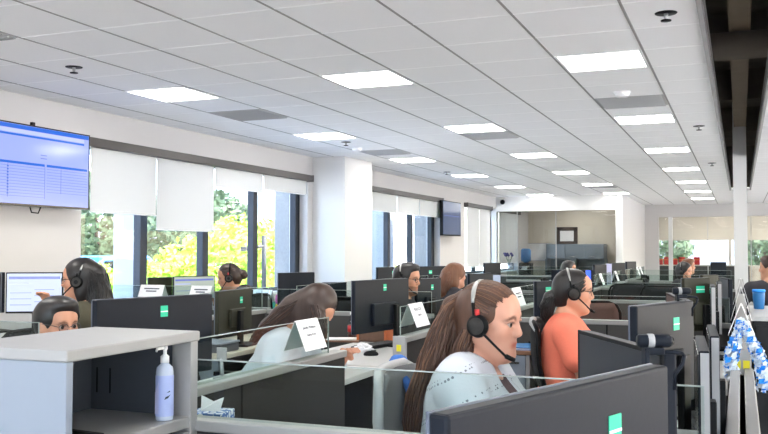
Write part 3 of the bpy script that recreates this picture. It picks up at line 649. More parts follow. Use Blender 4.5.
# a pair of edge-on displays on the desk of the woman in white
for (u, v, yy, nm) in ((699.3,351,2.22,'narrow edge-on display standing by the glass behind the nearest monitor'), (710.5,336,2.62,'second edge-on display behind the narrow one on the white desk')):
    yy = YM(0, yy); p = aty(u, v, yy); q = aty(u+.3, v, yy+.42)
    d = ray(u+5, v); ang = math.atan2(d.y, d.x)+R(1.5)
    t = thing('display', nm, 'monitor', (p.x, p.y, .74), ang, 'edge-on displays'); h_ = p.z-.74
    MB().box((0,-.024,h_-.3), (.42,.002,h_), 'monitor_back').build('housing', t, .004); MB().box((.01,.002,h_-.29), (.41,.004,h_-.01), 'screen_off').build('screen', t); MB().box((-.003,-.022,h_-.295), (0,-.002,h_-.005), 'end_grey').build('edge_trim', t)
    MB().box((.18,-.045,.01), (.24,-.024,h_-.15), 'black').build('stand_neck', t, .003); MB().box((.1,-.12,0), (.32,.05,.012), 'black').build('stand_base', t, .003)
for (u, v, yy, nm) in ((711,286.5,5.1,'edge-on display with a pale side beside the olive-grey monitor'), (717.5,283,5.7,'dark edge-on display nearest the double-capped partition')):
    yy = YM(0, yy); p = aty(u, v, yy); d = ray(u+2.5, v); ang = math.atan2(d.y, d.x)+R(1)
    t = thing('display', nm, 'monitor', (p.x, p.y, .74), ang, 'edge-on displays'); h_ = p.z-.74
    MB().box((0,-.024,h_-.32), (.4,.002,h_), 'monitor_back').build('housing', t, .004); MB().box((.01,.002,h_-.31), (.39,.004,h_-.01), 'screen_off').build('screen', t); MB().box((-.003,-.022,h_-.315), (0,-.002,h_-.005), 'end_grey').build('edge_trim', t)
    MB().box((.18,-.045,.01), (.24,-.024,h_-.15), 'black').build('stand_neck', t, .003); MB().box((.1,-.12,0), (.3,.05,.012), 'black').build('stand_base', t, .003)
t = thing('computer_box', 'small black computer box with a pale top on the desk by the glass', 'computer', (-.245, 2.22, .74)); MB().box((0,0,0), (.14,.3,.13), 'drawer_dark').build('case', t, .004); MB().box((-.002,-.004,.13), (.142,.3,.142), 'end_grey').build('lid', t, .003); MB().box((.03,-.003,.09), (.1,.001,.1), 'end_grey').build('badge', t)
# ---- webcams
def webcam(p, rz, label, s=1.0, arm=True):
    t = thing('webcam', label, 'webcam', p, rz); t.scale = (s, s, s)
    MB().lathe([(.014,-.045),(.017,-.04),(.017,.035),(.013,.042)], 'monitor_back', (0,0,.022), 24, 'x').build('body', t)
    MB().lathe([(.0175,-.02),(.0185,-.018),(.0185,-.006),(.0175,-.004)], 'end_grey', (0,0,.022), 24, 'x').build('ring', t); MB().lathe([(.009,.042),(.010,.046)], 'black_gloss', (0,0,.022), 20, 'x').build('lens', t)
    MB().box((-.03,-.018,-.012), (.02,.018,.006), 'monitor_back').box((-.03,-.02,-.05), (-.018,.02,0), 'monitor_back').build('clip', t, .003)
    if arm: MB().tube([(-.01,0,-.008),(.04,-.01,-.005),(.066,-.012,-.008),(.072,-.012,-.016)], .0055, 'monitor_back', 8).tube([(.072,-.012,-.014),(.066,-.013,-.035),(.045,-.014,-.062),(.045,-.014,-.1)], .0055, 'monitor_back', 8).build('arm', t)
webcam(dep(655,349.5,1.55), R(22), 'black webcam on an arm where the two nearest monitors meet', .68)
webcam(dep(682,295.5,3.05), R(22), 'round black webcam over the stickered monitor', .7)
# ---- chairs
def curve_panel(mb, w, z0, z1, th, mt, depth=.05, x=0, n=10, rows_=8, taper=.85):
    vs = []; 
    for s in (0, 1):
        for j in range(rows_+1):
            f = j/rows_; z = z0+(z1-z0)*f; ww = w*(1-(1-taper)*f**3)*(1 if f < .92 else 1-.12*(f-.92)/.08)
            for i in range(n+1):
                a = -1+2*i/n; vs.append((x-depth*(1-a*a)+s*th-.05*math.sin(math.pi*f)*.6-.06*f, ww*a, z))
    m_ = (n+1)*(rows_+1); fs = []
    for j in range(rows_):
        for i in range(n):
            k = j*(n+1)+i; fs += [(k,k+1,k+n+2,k+n+1), (m_+k,m_+k+n+1,m_+k+n+2,m_+k+1)]
    for i in range(n):
        fs += [(i,m_+i,m_+i+1,i+1)]; k = rows_*(n+1)+i; fs += [(k,k+1,m_+k+1,m_+k)]
    for j in range(rows_):
        k = j*(n+1); fs += [(k,k+n+1,m_+k+n+1,m_+k)]; k += n; fs += [(k,m_+k,m_+k+n+1,k+n+1)]
    mb.add(vs, fs, mt, True)
def make_chair(label, loc, rz, pad='seat_black', frame='black', group='office chairs', zt=.95, arms=True):
    t = thing('office_chair', label, 'chair', loc, rz, group)
    MB().box((-.22,-.24,.40), (.24,.24,.455), pad).build('seat', t, .02)
    b = MB(); curve_panel(b, .22, .53, zt, .02, pad, x=-.19); b.build('backrest', t)
    f = MB(); P = []
    for i in range(25):
        a = i/24*math.pi*2; zz = (zt+.53)/2+(zt-.53)/2*1.02*max(-1, min(1, 1.25*math.sin(a))); y = .225*max(-1, min(1, 1.25*math.cos(a))); ff = (zz-.53)/(zt-.53); P.append((-.185-.03*math.sin(math.pi*min(1,max(0,ff)))-.06*ff-.05*(1-(y/.225)**2), y, zz))
    f.tube(P, .018 if frame == 'frame_grey' else .013, frame, 8, False); f.build('back_frame', t)
    MB().tube([(-.02,0,.39),(-.2,0,.40),(-.25,0,.55),(-.27,0,.66)], .022, 'black', 8).build('back_support', t)
    if arms:
        for s in (-1, 1): MB().tube([(0,s*.24,.43),(0,s*.29,.45),(-.01,s*.29,.63)], .014, 'black', 8).box((-.13,s*.29-.035,.63), (.11,s*.29+.035,.655), 'black').build('armrest', t)
    if zt > .95: MB().tube([(-.255,-.2,zt-.035),(-.29,-.12,zt+.0),(-.295,0,zt+.01),(-.29,.12,zt),(-.255,.2,zt-.035)], .016, 'end_grey', 8).build('top_bar', t)
    MB().lathe([(.03,.1),(.03,.25),(.02,.25),(.02,.40)], 'black', n=16).build('post', t)
    s_ = MB()
    for k in range(5):
        w = k*2*math.pi/5; s_.tube([(0,0,.11),(.28*math.cos(w),.28*math.sin(w),.075)], [.028,.018], 'black', 8)
        MB().lathe([(.03,-.012),(.034,0),(.03,.012)], 'black', (.28*math.cos(w),.28*math.sin(w),.034), 14, 'y').build('caster', t)
    s_.build('star_base', t); return t
CH = {}
def chair(label, x, y, rz, style='black', zt=.95, raw=False):
    if not raw: y = YM(x, y)
    if style not in CH:
        CH[style] = make_chair(label, (x,y,0), rz, *{'black': ('seat_black','black'), 'grey': ('mesh_grey','frame_grey'), 'maroon': ('maroon','black'), 'pale': ('seat_black','black','office chairs',.96)}[style]); return CH[style]
    return dup(CH[style], (x,y,0), rz, label, 'office chairs')
chair('grey mesh office chair with a pale rim under the woman in white', -.85, 2.80, R(4), 'grey')
chair('black office chair with a pale-rimmed back under the woman in coral', -.80, 4.86, R(8), 'pale')
chair('black office chair of the slumped woman', -2.72, 4.02, 0)
chair('black office chair of the man in glasses', -2.62, 6.56, 0)
chair('black office chair under the woman with long black hair', -3.76, 4.3, R(170))
chair('black office chair under the person in thin glasses', -3.05, 3.35, 0)
chair('black office chair under the hooded worker by the window', -4.35, 6.85, R(165))
chair('black office chair of the red-haired worker', -2.85, 8.65, 0)
chair('black office chair of the far worker with a headset', -2.35, 12.3, 0); chair('black office chair of the far woman in black', -.98, 12.6, 0); chair('black office chair behind the far woman in black', -1.2, 14.6, R(20))
chair('black office chair at the frame edge right of the column partition', .62, 9.3, R(180))
q = atz(618, 300, .95); chair('maroon office chair empty behind the glass beyond the coral woman', q.x, 6.55, R(-60), 'maroon')
q = atz(632, 286, .95); chair('empty black chair with a rounded back two rows behind the coral woman', q.x, q.y, R(-75), raw=True); q = atz(655, 288, .95); chair('empty black chair right of the rounded black one, far aisle', q.x, q.y, R(-100), raw=True)
q = atz(347, 303, .95); chair('empty black chair against the panel behind the slumped woman', -3.0, 6.9, R(80))
q = atz(515, 283, .97); chair('empty dark chair below the vase with flowers', q.x, q.y, R(-70), raw=True)
t = thing('blue_garment', 'bright blue garment hung over the chair behind the woman in white', 'garment', (-1.16, YM(-1.1,2.93), .86), R(4)); m_ = MB()
vs = []; fs = []
for i in range(9):
    for j in range(7):
        a = i/8; w = j/6; z = .1*math.sin(math.pi*a*.9)-.22*max(0,a-.45)-.12*max(0,.3-a); x = -.06+.13*a; vs.append((x+.008*math.sin(9*w), -.045+.09*w, z-.02*math.cos(5*w)))
for i in range(8):
    for j in range(6): k = i*7+j; fs.append((k,k+1,k+8,k+7))
m_.add(vs, fs, 'blue_cloth', True); o = m_.build('cloth', t); sd = o.modifiers.new('thick', 'SOLIDIFY'); sd.thickness = .012
# ---- name cards folded over the glass
def card(p, rz, label, w=.12, h=.115, spread=.035, lines=None, mt='paper'):
    t = thing('name_card', label, 'name card', p, rz, 'folded name cards')   # local x along the fold
    m_ = MB()
    for s in (-1, 1): m_.prism([(-w/2,s*.001,0),(w/2,s*.001,0),(w/2,s*spread,-h),(-w/2,s*spread,-h)], (0,s*.0012,.0004), mt)
    m_.build('folded_sheet', t)
    tl = math.atan2(spread, h)
    if lines:
        for k, (tx, sz) in enumerate(lines): f = .26+.24*k; text(tx, sz, t, (0, -spread*f-.003, -h*f), (R(90)-tl*1.0, 0, 0))
    else:
        o = MB(); 
        for f, ww in ((.3,.32),(.5,.22)): o.box((-w*ww,-spread*f-.0034,-h*f-.006), (w*ww,-spread*f-.0026,-h*f+.004), 'ink', rot=(-tl,0,0))
        o.build('print_lines', t)
    return t
q = atx(306, 317.5, -1.72); card((-1.72, q.y, 1.065), R(90), 'white folded name card on the glass before the slumped woman', .205, .125, .05, [('Jennifer Medrano', .0175), ('Eligibility Worker', .012)])
q = atx(415, 303.5, -1.68); card((-1.68, q.y, 1.065), R(90), 'white folded name card on the glass beside the big stickered monitor', .22, .125, .05, [('MENDOZA', .024), ('Eligibility', .016)])
for k, (u, w) in enumerate(((417,0), (425,0), (428.5,.02))):
    pass
nt_ = thing('sticky_notes', 'row of small yellow notes on the partition below the second name card', 'sticky notes', (-1.68, YM(-1.68,5.0), .0)); 
for k, (y, z, r) in enumerate(((.08,.935,.5),(.42,.945,.5),(.52,.955,.5),(.6,.95,-.5))): MB().box((.0052,y-.03,z-.035), (.0066,y+.0,z+.035), 'yellow', rot=(r,0,0)).build('note', nt_)
q = aty(153, 287.5, YM(-4.4,6.0)); card((q.x, YM(-4.4,6.0), 1.065), 0, 'white name card on the window-side glass above the wide dark monitor', .24, .1, .045)
q = aty(202, 288, YM(-4.4,6.0)); card((q.x, YM(-4.4,6.0), 1.065), 0, 'white name card on the window-side glass below the pale lit screen', .2, .1, .045)
q = aty(263, 279, 9.5); card((q.x, 9.5, .74+.14), 0, 'pale name card on the window desk right of the hooded worker', .26, .14, .07)
MB().box((q.x-.3,9.2,.7), (q.x+.3,9.8,.74), 'worktop').box((q.x-.28,9.25,0), (q.x-.25,9.75,.7), 'panel_dark').box((q.x+.25,9.25,0), (q.x+.28,9.75,.7), 'panel_dark').build('side_table', None, label='small pale table under a name card by the third window mullion', cat='table')
q = atx(516, 290, -1.64); card((-1.64, q.y, 1.065), R(90), 'white name card on the glass just right of the white-clad woman', .26, .14, .05)
for (u, v, lab) in ((600,276.5,'white name card below the monitor right of the blue screen'), (615,274.5,'white name card below the monitor at the white office post'), (637,269,'white name card at the foot of the farthest dark monitor'), (652,272,'pale name card on the far ledge left of the woman in black')):
    q = atx(u, v, -1.64); card((-1.64, min(q.y, 16.2), 1.065), R(90), lab, .2, .14, .05)
# A-shaped white cards astride the right hand partition
for (y, z, h, w, lab) in ((4.25,1.115,.14,.16,'white folded card astride the partition, just behind the garland'), (5.3,1.15,.19,.12,'second white folded card along the partition behind the garland'), (6.6,1.16,.2,.12,'third white folded card along the partition toward the column')):
    card((0.0, YM(0,y), z), R(90), lab, w, h, .055)
# ---- garland
t = thing('garland', 'blue and white flower garland draped over the partition end', 'garland', (0, YM(0,3.9), .0)); pe = {'petal_blue': MB(), 'petal_white': MB()}
path = [(-.038,.82),(-.044,.87),(-.040,.92),(-.027,.97),(-.01,1.02),(0,1.06),(.02,1.02),(.045,.965),(.070,.91),(.082,.85),(.082,.795)]
for i in range(len(path)-1):
    for k in range(80):
        f = rng.random(); x = path[i][0]*(1-f)+path[i+1][0]*f; z = path[i][1]*(1-f)+path[i+1][1]*f
        d = Vector(rng.normal(size=3)).normalized(); c_ = Vector((x, 0, z))+d*rng.random()**.6*max(.014, min(.027, (1.09-z)*.18)); c_.y *= 1.0
        a = d.orthogonal().normalized(); b_ = d.cross(a); mt_ = 'petal_blue' if rng.random() < .3 else 'petal_white'; s = .011+.008*rng.random()
        pe[mt_].add([c_-a*s, c_+b_*s*.8+d*s*.5, c_+a*s+d*s*.2, c_-b_*s*.8+d*s*.6], [(0,1,2,3)], mt_)
pe['petal_blue'].build('blue_petals', t); pe['petal_white'].build('white_petals', t)
m_ = MB(); m_.tube([(x,0,z) for x, z in path], .006, 'petal_white', 6); m_.build('cord', t)
# ---- things on the desks
q = atz(352, 339, .74)
t = thing('drink_bottle', 'clear plastic bottle with a red label on the white desk', 'bottle', (q.x, q.y, .74)); MB().lathe([(.028,0),(.031,.006),(.031,.06),(.029,.075),(.031,.09),(.03,.125),(.014,.16),(.013,.172)], 'lens', n=24).build('body', t); MB().lathe([(.0295,.01),(.0295,.06),(.028,.075),(.0295,.1)], 'maroon', n=20).build('drink', t); MB().lathe([(.0316,.05),(.0316,.095)], 'red', n=24).build('label_wrap', t); MB().lathe([(.014,.17),(.014,.185),(.012,.187)], 'white', n=16).build('cap', t)
q = atz(368, 343, .74); t = thing('paper_bag', 'flat brown bag with orange sides behind the big stickered monitor', 'bag', (q.x, q.y+.12, .74)); MB().box((-.1,-.06,0), (.1,.06,.085), 'brown_bag').build('body', t, .015); [MB().box((x-.008,-.062,0), (x+.008,.062,.086), 'orange').build('stripe', t) for x in (-.1,.1)]
q = atz(341, 341, .74); t = thing('tray', 'flat wooden tray with papers beside the red-labelled bottle', 'tray', (q.x, q.y+.02, .74), R(10)); MB().box((-.14,-.11,0), (.14,.11,.012), 'wood').build('base', t, .003); MB().box((-.1,-.08,.012), (.1,.06,.018), 'paper', rot=(0,0,.2)).build('sheet', t)
def crumple(loc, r, label, name='tissue'):
    o = MB(); n = 14; vs = []; fs = []
    for i in range(n+1):
        for j in range(20):
            th = math.pi/2*i/n; ph = 2*math.pi*j/20; k = r*(1+.3*math.sin(3*ph+i)+.25*math.sin(5*ph+2*i*1.3)); vs.append((k*math.sin(th)*math.cos(ph), k*math.sin(th)*math.sin(ph), max(0, r*.75*math.cos(th)*(1+.3*math.sin(7*ph+i)))))
    for i in range(n):
        for j in range(20): fs.append((i*20+j, (i+1)*20+j, (i+1)*20+(j+1)%20, i*20+(j+1)%20))
    o.add(vs, fs, 'paper'); x = o.build(name, None, label=label, cat='tissue'); x.location = loc
q = atz(363, 351, .74); crumple((q.x, q.y, .74), .055, 'crumpled white tissue on the white desk by the stand')
def keyboard(u, v, label, rz=R(90), z=.74):
    q = atz(u, v, z); t = thing('keyboard', label, 'keyboard', (q.x, q.y, z), rz, 'computer keyboards'); MB().box((-.21,-.07,0), (.21,.07,.016), 'black').build('case', t, .004); k = MB()
    for r_ in range(5):
        for c_ in range(14): k.box((-.2+.0286*c_,-.06+.024*r_,.016), (-.176+.0286*c_,-.04+.024*r_,.021), 'drawer_dark')
    k.build('keys', t)
keyboard(378, 346.5, 'black keyboard on the white desk beside the tissue', R(80)); keyboard(705, 425, 'black keyboard on the desk of the woman in white, by the partition', R(100)); keyboard(640, 347, 'black keyboard under the hands of the woman in coral', R(95))
t = thing('mouse', 'small black mouse on the white desk in front of the monitor stand', 'mouse', atz(371, 355.5, .74), R(30)); MB().ball((0,0,.008), .03, 'black', 10, (1.5,.9,.7)).build('shell', t); MB().box((.0,-.002,.02), (.03,.002,.031), 'drawer_dark').build('wheel', t)
# tissue box on a small side table behind the near partition
t = desk(-1.64, -1.12, 2.05, 2.5, 'small side table behind the near partition, under the tissue box', z=.74)
t = thing('tissue_box', 'blue and white patterned tissue box behind the near glass', 'tissue box', (-1.49, YM(-1.5,2.22), .74), R(12)); MB().box((-.055,-.055,0), (.055,.055,.135), 'floral').build('carton', t, .003); o = MB(); o.add([(-.03,-.008,.135),(.03,-.008,.135),(.036,.012,.175),(.0,.02,.16),(-.034,.006,.18)], [(0,1,2,3),(0,3,4)], 'paper'); o.build('tissue', t)
q = atz(209, 384, .74); t = thing('paper_stack', 'white sheets lying at the near end of the slumped woman’s desk', 'papers', (max(min(q.x, -1.95), -2.2), YM(-2,2.62), .74), R(15)); MB().box((-.1,-.14,0), (.1,.14,.02), 'paper').build('sheets', t)
q = atz(222, 379, .74); t = thing('phone_stand', 'small pale stand on the slumped woman’s desk', 'stand', (q.x, q.y, .74)); MB().lathe([(.045,0),(.042,.01),(.012,.018)], 'end_grey', n=20).build('base', t); MB().tube([(0,0,.015),(-.01,.01,.1)], [.011,.007], 'end_grey', 8).build('stem', t); MB().box((-.035,.004,.09), (.02,.014,.15), 'end_grey').build('cradle', t, .003)
t = thing('storage_bin', 'blue-grey storage bin on the beige desk', 'bin', (-3.1, YM(-3.1,4.5), .74)); MB().box((-.2,-.1,0), (.2,.12,.05), 'steel_inner').build('body', t, .006); MB().box((-.205,-.105,.05), (.205,.125,.062), 'steel_bluish').build('rim', t, .003)
t = thing('snack_pack', 'bright pink and yellow packet behind the slumped woman', 'packet', tuple(atz(284, 313, .75))[:2]+(.74,), R(20)); q = t.location
for mt_, z0, z1, nm in (('yellow',.0,.1,'body'), ('pink',.1,.19,'top'), ('teal',-.0,.12,'side')): MB().box((-.08 if nm != 'side' else -.11,-.04,z0), (.08 if nm != 'side' else -.08,.04,z1), mt_).build(nm, t, .012)
# side cabinet with the blue folder
a = aty(508, 352, YM(-1.2,5.24)); b = aty(547, 352, YM(-1.2,5.24))
t = thing('side_cabinet', 'low wood-topped cabinet with an open bay beside the coral woman', 'cabinet', (a.x, YM(-1.2,5.24), 0)); w = b.x-a.x; xl_ = -.22
MB().box((xl_,-.005,.715), (w+.02,.42,.74), 'wood').build('top', t, .003)
for x in (xl_+.012, w*.5, w+.01): MB().box((x-.012,.01,0), (x+.012,.41,.715), 'steel_grey').build('side_panel', t)
MB().box((xl_,.395,0), (w+.01,.41,.715), 'drawer_dark').build('back_panel', t); MB().box((w*.5+.012,.02,.4), (w,.39,.42), 'steel_grey').build('shelf', t)
for k in range(3):
    dr = MB().box((xl_+.02,0,.03+.23*k), (w*.5-.014,.02,.25+.23*k), 'steel_bluish').build('drawer', t, .003); MB().box((xl_+.06,-.012,.2+.23*k), (w*.5-.05,.0,.212+.23*k), 'chrome').build('handle', dr)
q = atz(521, 350, .745); t = thing('folder', 'bright blue folder lying on the wood-topped cabinet', 'folder', (q.x, YM(-1.2,5.40), .74), R(12)); MB().box((-.12,-.13,0), (.12,.13,.004), 'blue_plastic').build('back_cover', t); MB().box((-.115,-.125,.004), (.115,.125,.012), 'paper').build('sheets', t); MB().box((-.12,-.13,.012), (.12,.13,.017), 'blue_plastic').build('front_cover', t)
# vase
q = atz(509, 277, 1.0); t = thing('flower_vase', 'clear vase of dark blue flowers on the far ledge', 'vase', (aty(509, 272, YM(-3,15.6)).x, YM(-3,15.6), 1.06)); MB().lathe([(.03,0),(.035,.03),(.025,.09),(.04,.13)], 'lens', n=16).build('vessel', t); f = MB(); [f.tube([(0,0,.02),(.05*x,.03*y,.2)], .004, 'leaf_dark', 5) for x, y in ((-1,0),(1,1),(0,-1),(1.4,-.5),(-1.4,.6))]; f.build('stems', t); f = MB(); [f.ball((.05*x+.02*k*(-1)**k,.03*y,.2+.03*k), .024, 'ui_blue', 6) for x, y in ((-1,0),(1,1),(0,-1),(1.4,-.5),(-1.4,.6)) for k in range(2)]; f.build('flowers', t)
M['flower_blue'] = mat('flower_blue', (46, 46, 96), .7, noise=.2); f_ = [o for o in t.children if o.name.startswith('flowers')][0]; f_.data.materials[0] = M['flower_blue']
t = thing('paper_sheet', 'pale sheet standing right of the monitor below the vase', 'paper', dep(496, 283, 9.6)); MB().box((-.04,0,0), (.04,.003,.13), 'paper_blue').build('sheet', t); t.location.z = .92
t.location.z = .74+.0; t.children[0].scale = (1.2,1,2.7)
t = thing('privacy_screen', 'pale lilac panel standing right of the dark monitor by the blue screen', 'panel', tuple(dep(609, 275, 12.5))[:2]+(.74,), R(20)); MB().box((-.04,0,0), (.04,.02,.43), 'lilac').build('sheet', t, .003); MB().box((-.06,-.06,0), (.06,.08,.012), 'black').build('foot', t)
# right side beyond the partition
t = thing('counter_cabinet', 'dark cabinet with a pale counter right of the garland', 'cabinet', (.07, YM(0,6.1), 0)); MB().box((0,0,.0), (.5,1.2,.90), 'drawer_dark').build('body', t, .004); MB().box((-.01,-.02,.90), (.52,1.22,.93), 'worktop').build('top', t, .004)
for k in range(2): dr = MB().box((.02,-.015,.04+.43*k), (.48,.0,.44+.43*k), 'drawer_dark').build('door', t, .003); MB().box((.2,-.028,.38+.43*k), (.32,-.015,.395+.43*k), 'chrome').build('handle', dr)
q = atz(759, 309, .93); t = thing('tumbler', 'bright blue cup on the pale counter right of the garland', 'cup', (max(q.x, .12), q.y, .93)); MB().lathe([(.032,0),(.036,.005),(.042,.1),(.043,.13)], 'blue_plastic', n=24).build('body', t); MB().lathe([(.045,.125),(.045,.14),(.04,.143)], 'petal_blue', n=24).build('lid', t)
for (y, lab) in ((3.0,'low dark cabinet right of the double-capped partition, near end'), (7.6,'dark cabinet right of the partition beyond the pale counter')):
    t = thing('low_cabinet', lab, 'cabinet', (.12, y, 0)); MB().box((0,0,.03), (.5,.9,.6 if y < 5 else .85), 'drawer_dark').build('body', t, .004); MB().box((.02,-.012,.06), (.48,.0,.55 if y < 5 else .8), 'panel_dark').build('door', t, .003)
# cables on the desk of the woman in white
def cable(pts, label, r=.004):
    o = MB().tube(pts, r, 'black', 6).build('cable', None, label=label, cat='cable', group='loose black cables'); return o
def cpx(l): return [atz(u, v, z) for u, v, z in l]
cable([atz(716,344,1.08), aty(713,365,3.05), atz(709,392,.745), atz(712,412,.745), atz(720,425,.745)], 'black cable hanging down behind the second edge-on display')
cable(cpx([(708,398,.746),(716,408,.746),(724,420,.746),(731,433,.746)]), 'thick black cable lying on the white desk toward the partition', .007)
# ---- office beyond the glass
t = thing('wall_picture', 'dark framed picture with a white mat inside the glass office', 'picture', aty(556.5, 245, 26.38)); q = aty(577.5, 227, 26.38); w = q.x-t.location.x; h = q.z-t.location.z
f = MB(); [f.box((a[0],-.03,a[1]), (b[0],.015,b[1]), 'frame_wood') for a, b in (((0,0),(w,.11)), ((0,h-.11),(w,h)), ((0,0),(.11,h)), ((w-.11,0),(w,h)))]; f.build('frame', t, .008); MB().box((.1,-.012,.1), (w-.1,.01,h-.1), 'paper').build('mat_board', t)
a = aty(546, 268, 25.78); b = aty(604, 244, 25.78)
t = thing('office_hutch', 'blue-grey wall unit with shelves inside the glass office', 'cabinet', (a.x, 25.78, 0)); w = b.x-a.x
MB().box((0,.02,1.1), (w,.6,b.z), 'hutch').build('overhead_cabinet', t, .01); MB().box((0,.56,.0), (w,.6,1.1), 'hutch').build('back_panel', t); MB().box((-.02,0,.72), (w+.02,.6,.76), 'panel_mid').build('worktop', t); [MB().box((x-.02,0,0), (x+.02,.6,1.1), 'hutch').build('side_panel', t) for x in (0, w/2, w)]
for k in range(3): dr = MB().box((w/3*k+.01,.0,1.12), (w/3*(k+1)-.01,.02,b.z-.02), 'hutch').build('door', t, .004); MB().box((w/3*k+.1,-.015,1.16), (w/3*k+.3,.0,1.18), 'chrome').build('handle', dr)
a = aty(518, 263, 26.3); t = thing('whiteboard', 'pale whiteboard on the left wall part of the glass office', 'whiteboard', (a.x-.1, 26.36, 1.05)); MB().box((0,0,0), (1.1,.03,.5), 'whiteboard').build('board', t); MB().box((-.02,-.01,-.02), (1.12,.0,.0), 'alu').box((-.02,-.01,.5), (1.12,0,.52), 'alu').build('rim', t)
t = thing('water_cooler', 'blue and dark water cooler inside the glass office', 'water cooler', (aty(526, 260, 24.7).x, 24.7, 0)); MB().box((-.17,-.17,0), (.17,.17,1.0), 'black').build('body', t, .01); MB().lathe([(.05,1.0),(.14,1.06),(.14,1.36),(.1,1.4)], 'blue_plastic', n=20).build('bottle', t); MB().box((-.08,-.2,.8), (.08,-.17,.9), 'chrome').build('tap', t)
# furniture of the made-up room behind the far glass wall
t = thing('sideboard', 'long low sideboard behind the far glass wall, with red bins', 'sideboard', (aty(655, 270, 31.8).x, 31.8, 0)); MB().box((0,0,0), (3.0,.5,.82), 'panel_mid').build('body', t, .01); MB().box((-.02,-.02,.82), (3.02,.52,.86), 'worktop_beige').build('top', t)
for k in range(6): tt = thing('red_bin', 'small red bin on the sideboard behind the far glass, %s from its post end' % ORD[k], 'bin', (t.location.x+.15+.24*k, 32.0, .86), 0, 'red bins behind the far glass'); MB().box((-.1,-.1,0), (.1,.1,.2+.06*(k % 2)), 'red').build('body', tt, .01); MB().box((-.105,-.105,.16), (.105,.105,.19), 'orange').build('rim', tt)

# ================================================================== PEOPLE (bodies grown as one smooth distance field each)
class Field:
    def __init__(s, lo, hi, h):
        s.h = h; s.lo = np.array(lo, float)-2*h; n = np.ceil((np.array(hi)-s.lo)/h).astype(int)+3
        s.v = np.full(n, .5, np.float32); s.ax = [(s.lo[i]+h*np.arange(n[i])).astype(np.float32) for i in range(3)]
    def sub(s, lo, hi):
        i0 = [max(0, int((lo[i]-s.lo[i])/s.h)-1) for i in range(3)]; i1 = [min(s.v.shape[i], int((hi[i]-s.lo[i])/s.h)+3) for i in range(3)]
        if any(i1[i] <= i0[i] for i in range(3)): return None
        sl = tuple(slice(a, b) for a, b in zip(i0, i1))
        return sl, (s.ax[0][sl[0]][:,None,None], s.ax[1][sl[1]][None,:,None], s.ax[2][sl[2]][None,None,:])
    def put(s, sl, d, k, sub):
        v = s.v[sl]
        if sub: v = -v
        if k > 0: hh = np.maximum(k-np.abs(v-d), 0)/k; r = np.minimum(v, d)-hh*hh*k*.25
        else: r = np.minimum(v, d)
        s.v[sl] = -r if sub else r
    def cone(s, a, b, ra, rb, k=.015, sub=False):
        a = np.array(a, float); b = np.array(b, float); m = max(ra, rb)+k+2*s.h
        q = s.sub(np.minimum(a, b)-m, np.maximum(a, b)+m)
        if q is None: return
        sl, (X, Y, Z) = q; ba = b-a; l2 = max(ba@ba, 1e-9)
        t = np.clip(((X-a[0])*ba[0]+(Y-a[1])*ba[1]+(Z-a[2])*ba[2])/l2, 0, 1)
        d = np.sqrt((X-a[0]-t*ba[0])**2+(Y-a[1]-t*ba[1])**2+(Z-a[2]-t*ba[2])**2)-(ra+(rb-ra)*t)
        s.put(sl, d.astype(np.float32), k, sub)
    def ell(s, c, r, R_=None, k=.02, sub=False):
        c = np.array(c, float); m = max(r)+k+2*s.h; q = s.sub(c-m, c+m)
        if q is None: return
        sl, (X, Y, Z) = q; P = [X-c[0], Y-c[1], Z-c[2]]
        if R_ is not None: P = [R_[0][i]*P[0]+R_[1][i]*P[1]+R_[2][i]*P[2] for i in range(3)]
        k0 = np.sqrt(sum((P[i]/r[i])**2 for i in range(3))); k1 = np.sqrt(sum((P[i]/r[i]**2)**2 for i in range(3)))
        d = k0*(k0-1)/np.maximum(k1, 1e-6); s.put(sl, d.astype(np.float32), k, sub)
    def mesh(s):
        v = s.v; i_ = v < 0; c = np.zeros(np.array(v.shape)-1, np.int8); n = c.shape
        offs = [(a,b,d) for a in (0,1) for b in (0,1) for d in (0,1)]
        for o in offs: c += i_[o[0]:o[0]+n[0], o[1]:o[1]+n[1], o[2]:o[2]+n[2]]
        idx = np.argwhere((c > 0) & (c < 8)); pos = np.zeros((len(idx), 3)); cnt = np.zeros(len(idx))
        for a in offs:
            for ax in range(3):
                if a[ax]: continue
                b = list(a); b[ax] = 1; va = v[tuple((idx+a).T)]; vb = v[tuple((idx+b).T)]; m = (va < 0) != (vb < 0)
                t = va/np.where(m, va-vb, 1); p = np.array(a)+np.outer(t, np.array(b)-a); pos[m] += p[m]; cnt[m] += 1
        V = s.lo+s.h*(idx+pos/cnt[:,None]); ids = np.full(n, -1, np.int32); ids[tuple(idx.T)] = np.arange(len(idx)); F = []
        for ax in range(3):
            lo_ = [slice(None)]*3; hi_ = [slice(None)]*3; lo_[ax] = slice(0,-1); hi_[ax] = slice(1,None)
            A = i_[tuple(lo_)]; B = i_[tuple(hi_)]; e = np.argwhere(A != B); u, w = (ax+1)%3, (ax+2)%3
            e = e[(e[:,u] > 0)&(e[:,w] > 0)&(e[:,u] < v.shape[u]-1)&(e[:,w] < v.shape[w]-1)]
            def g(du, dw): q = e.copy(); q[:,u] += du; q[:,w] += dw; return ids[tuple(q.T)]
            Q = np.stack([g(-1,-1), g(0,-1), g(0,0), g(-1,0)], 1); fl = ~A[tuple(e.T)]; Q[fl] = Q[fl][:,::-1]; F.append(Q)
        return V, np.concatenate(F)
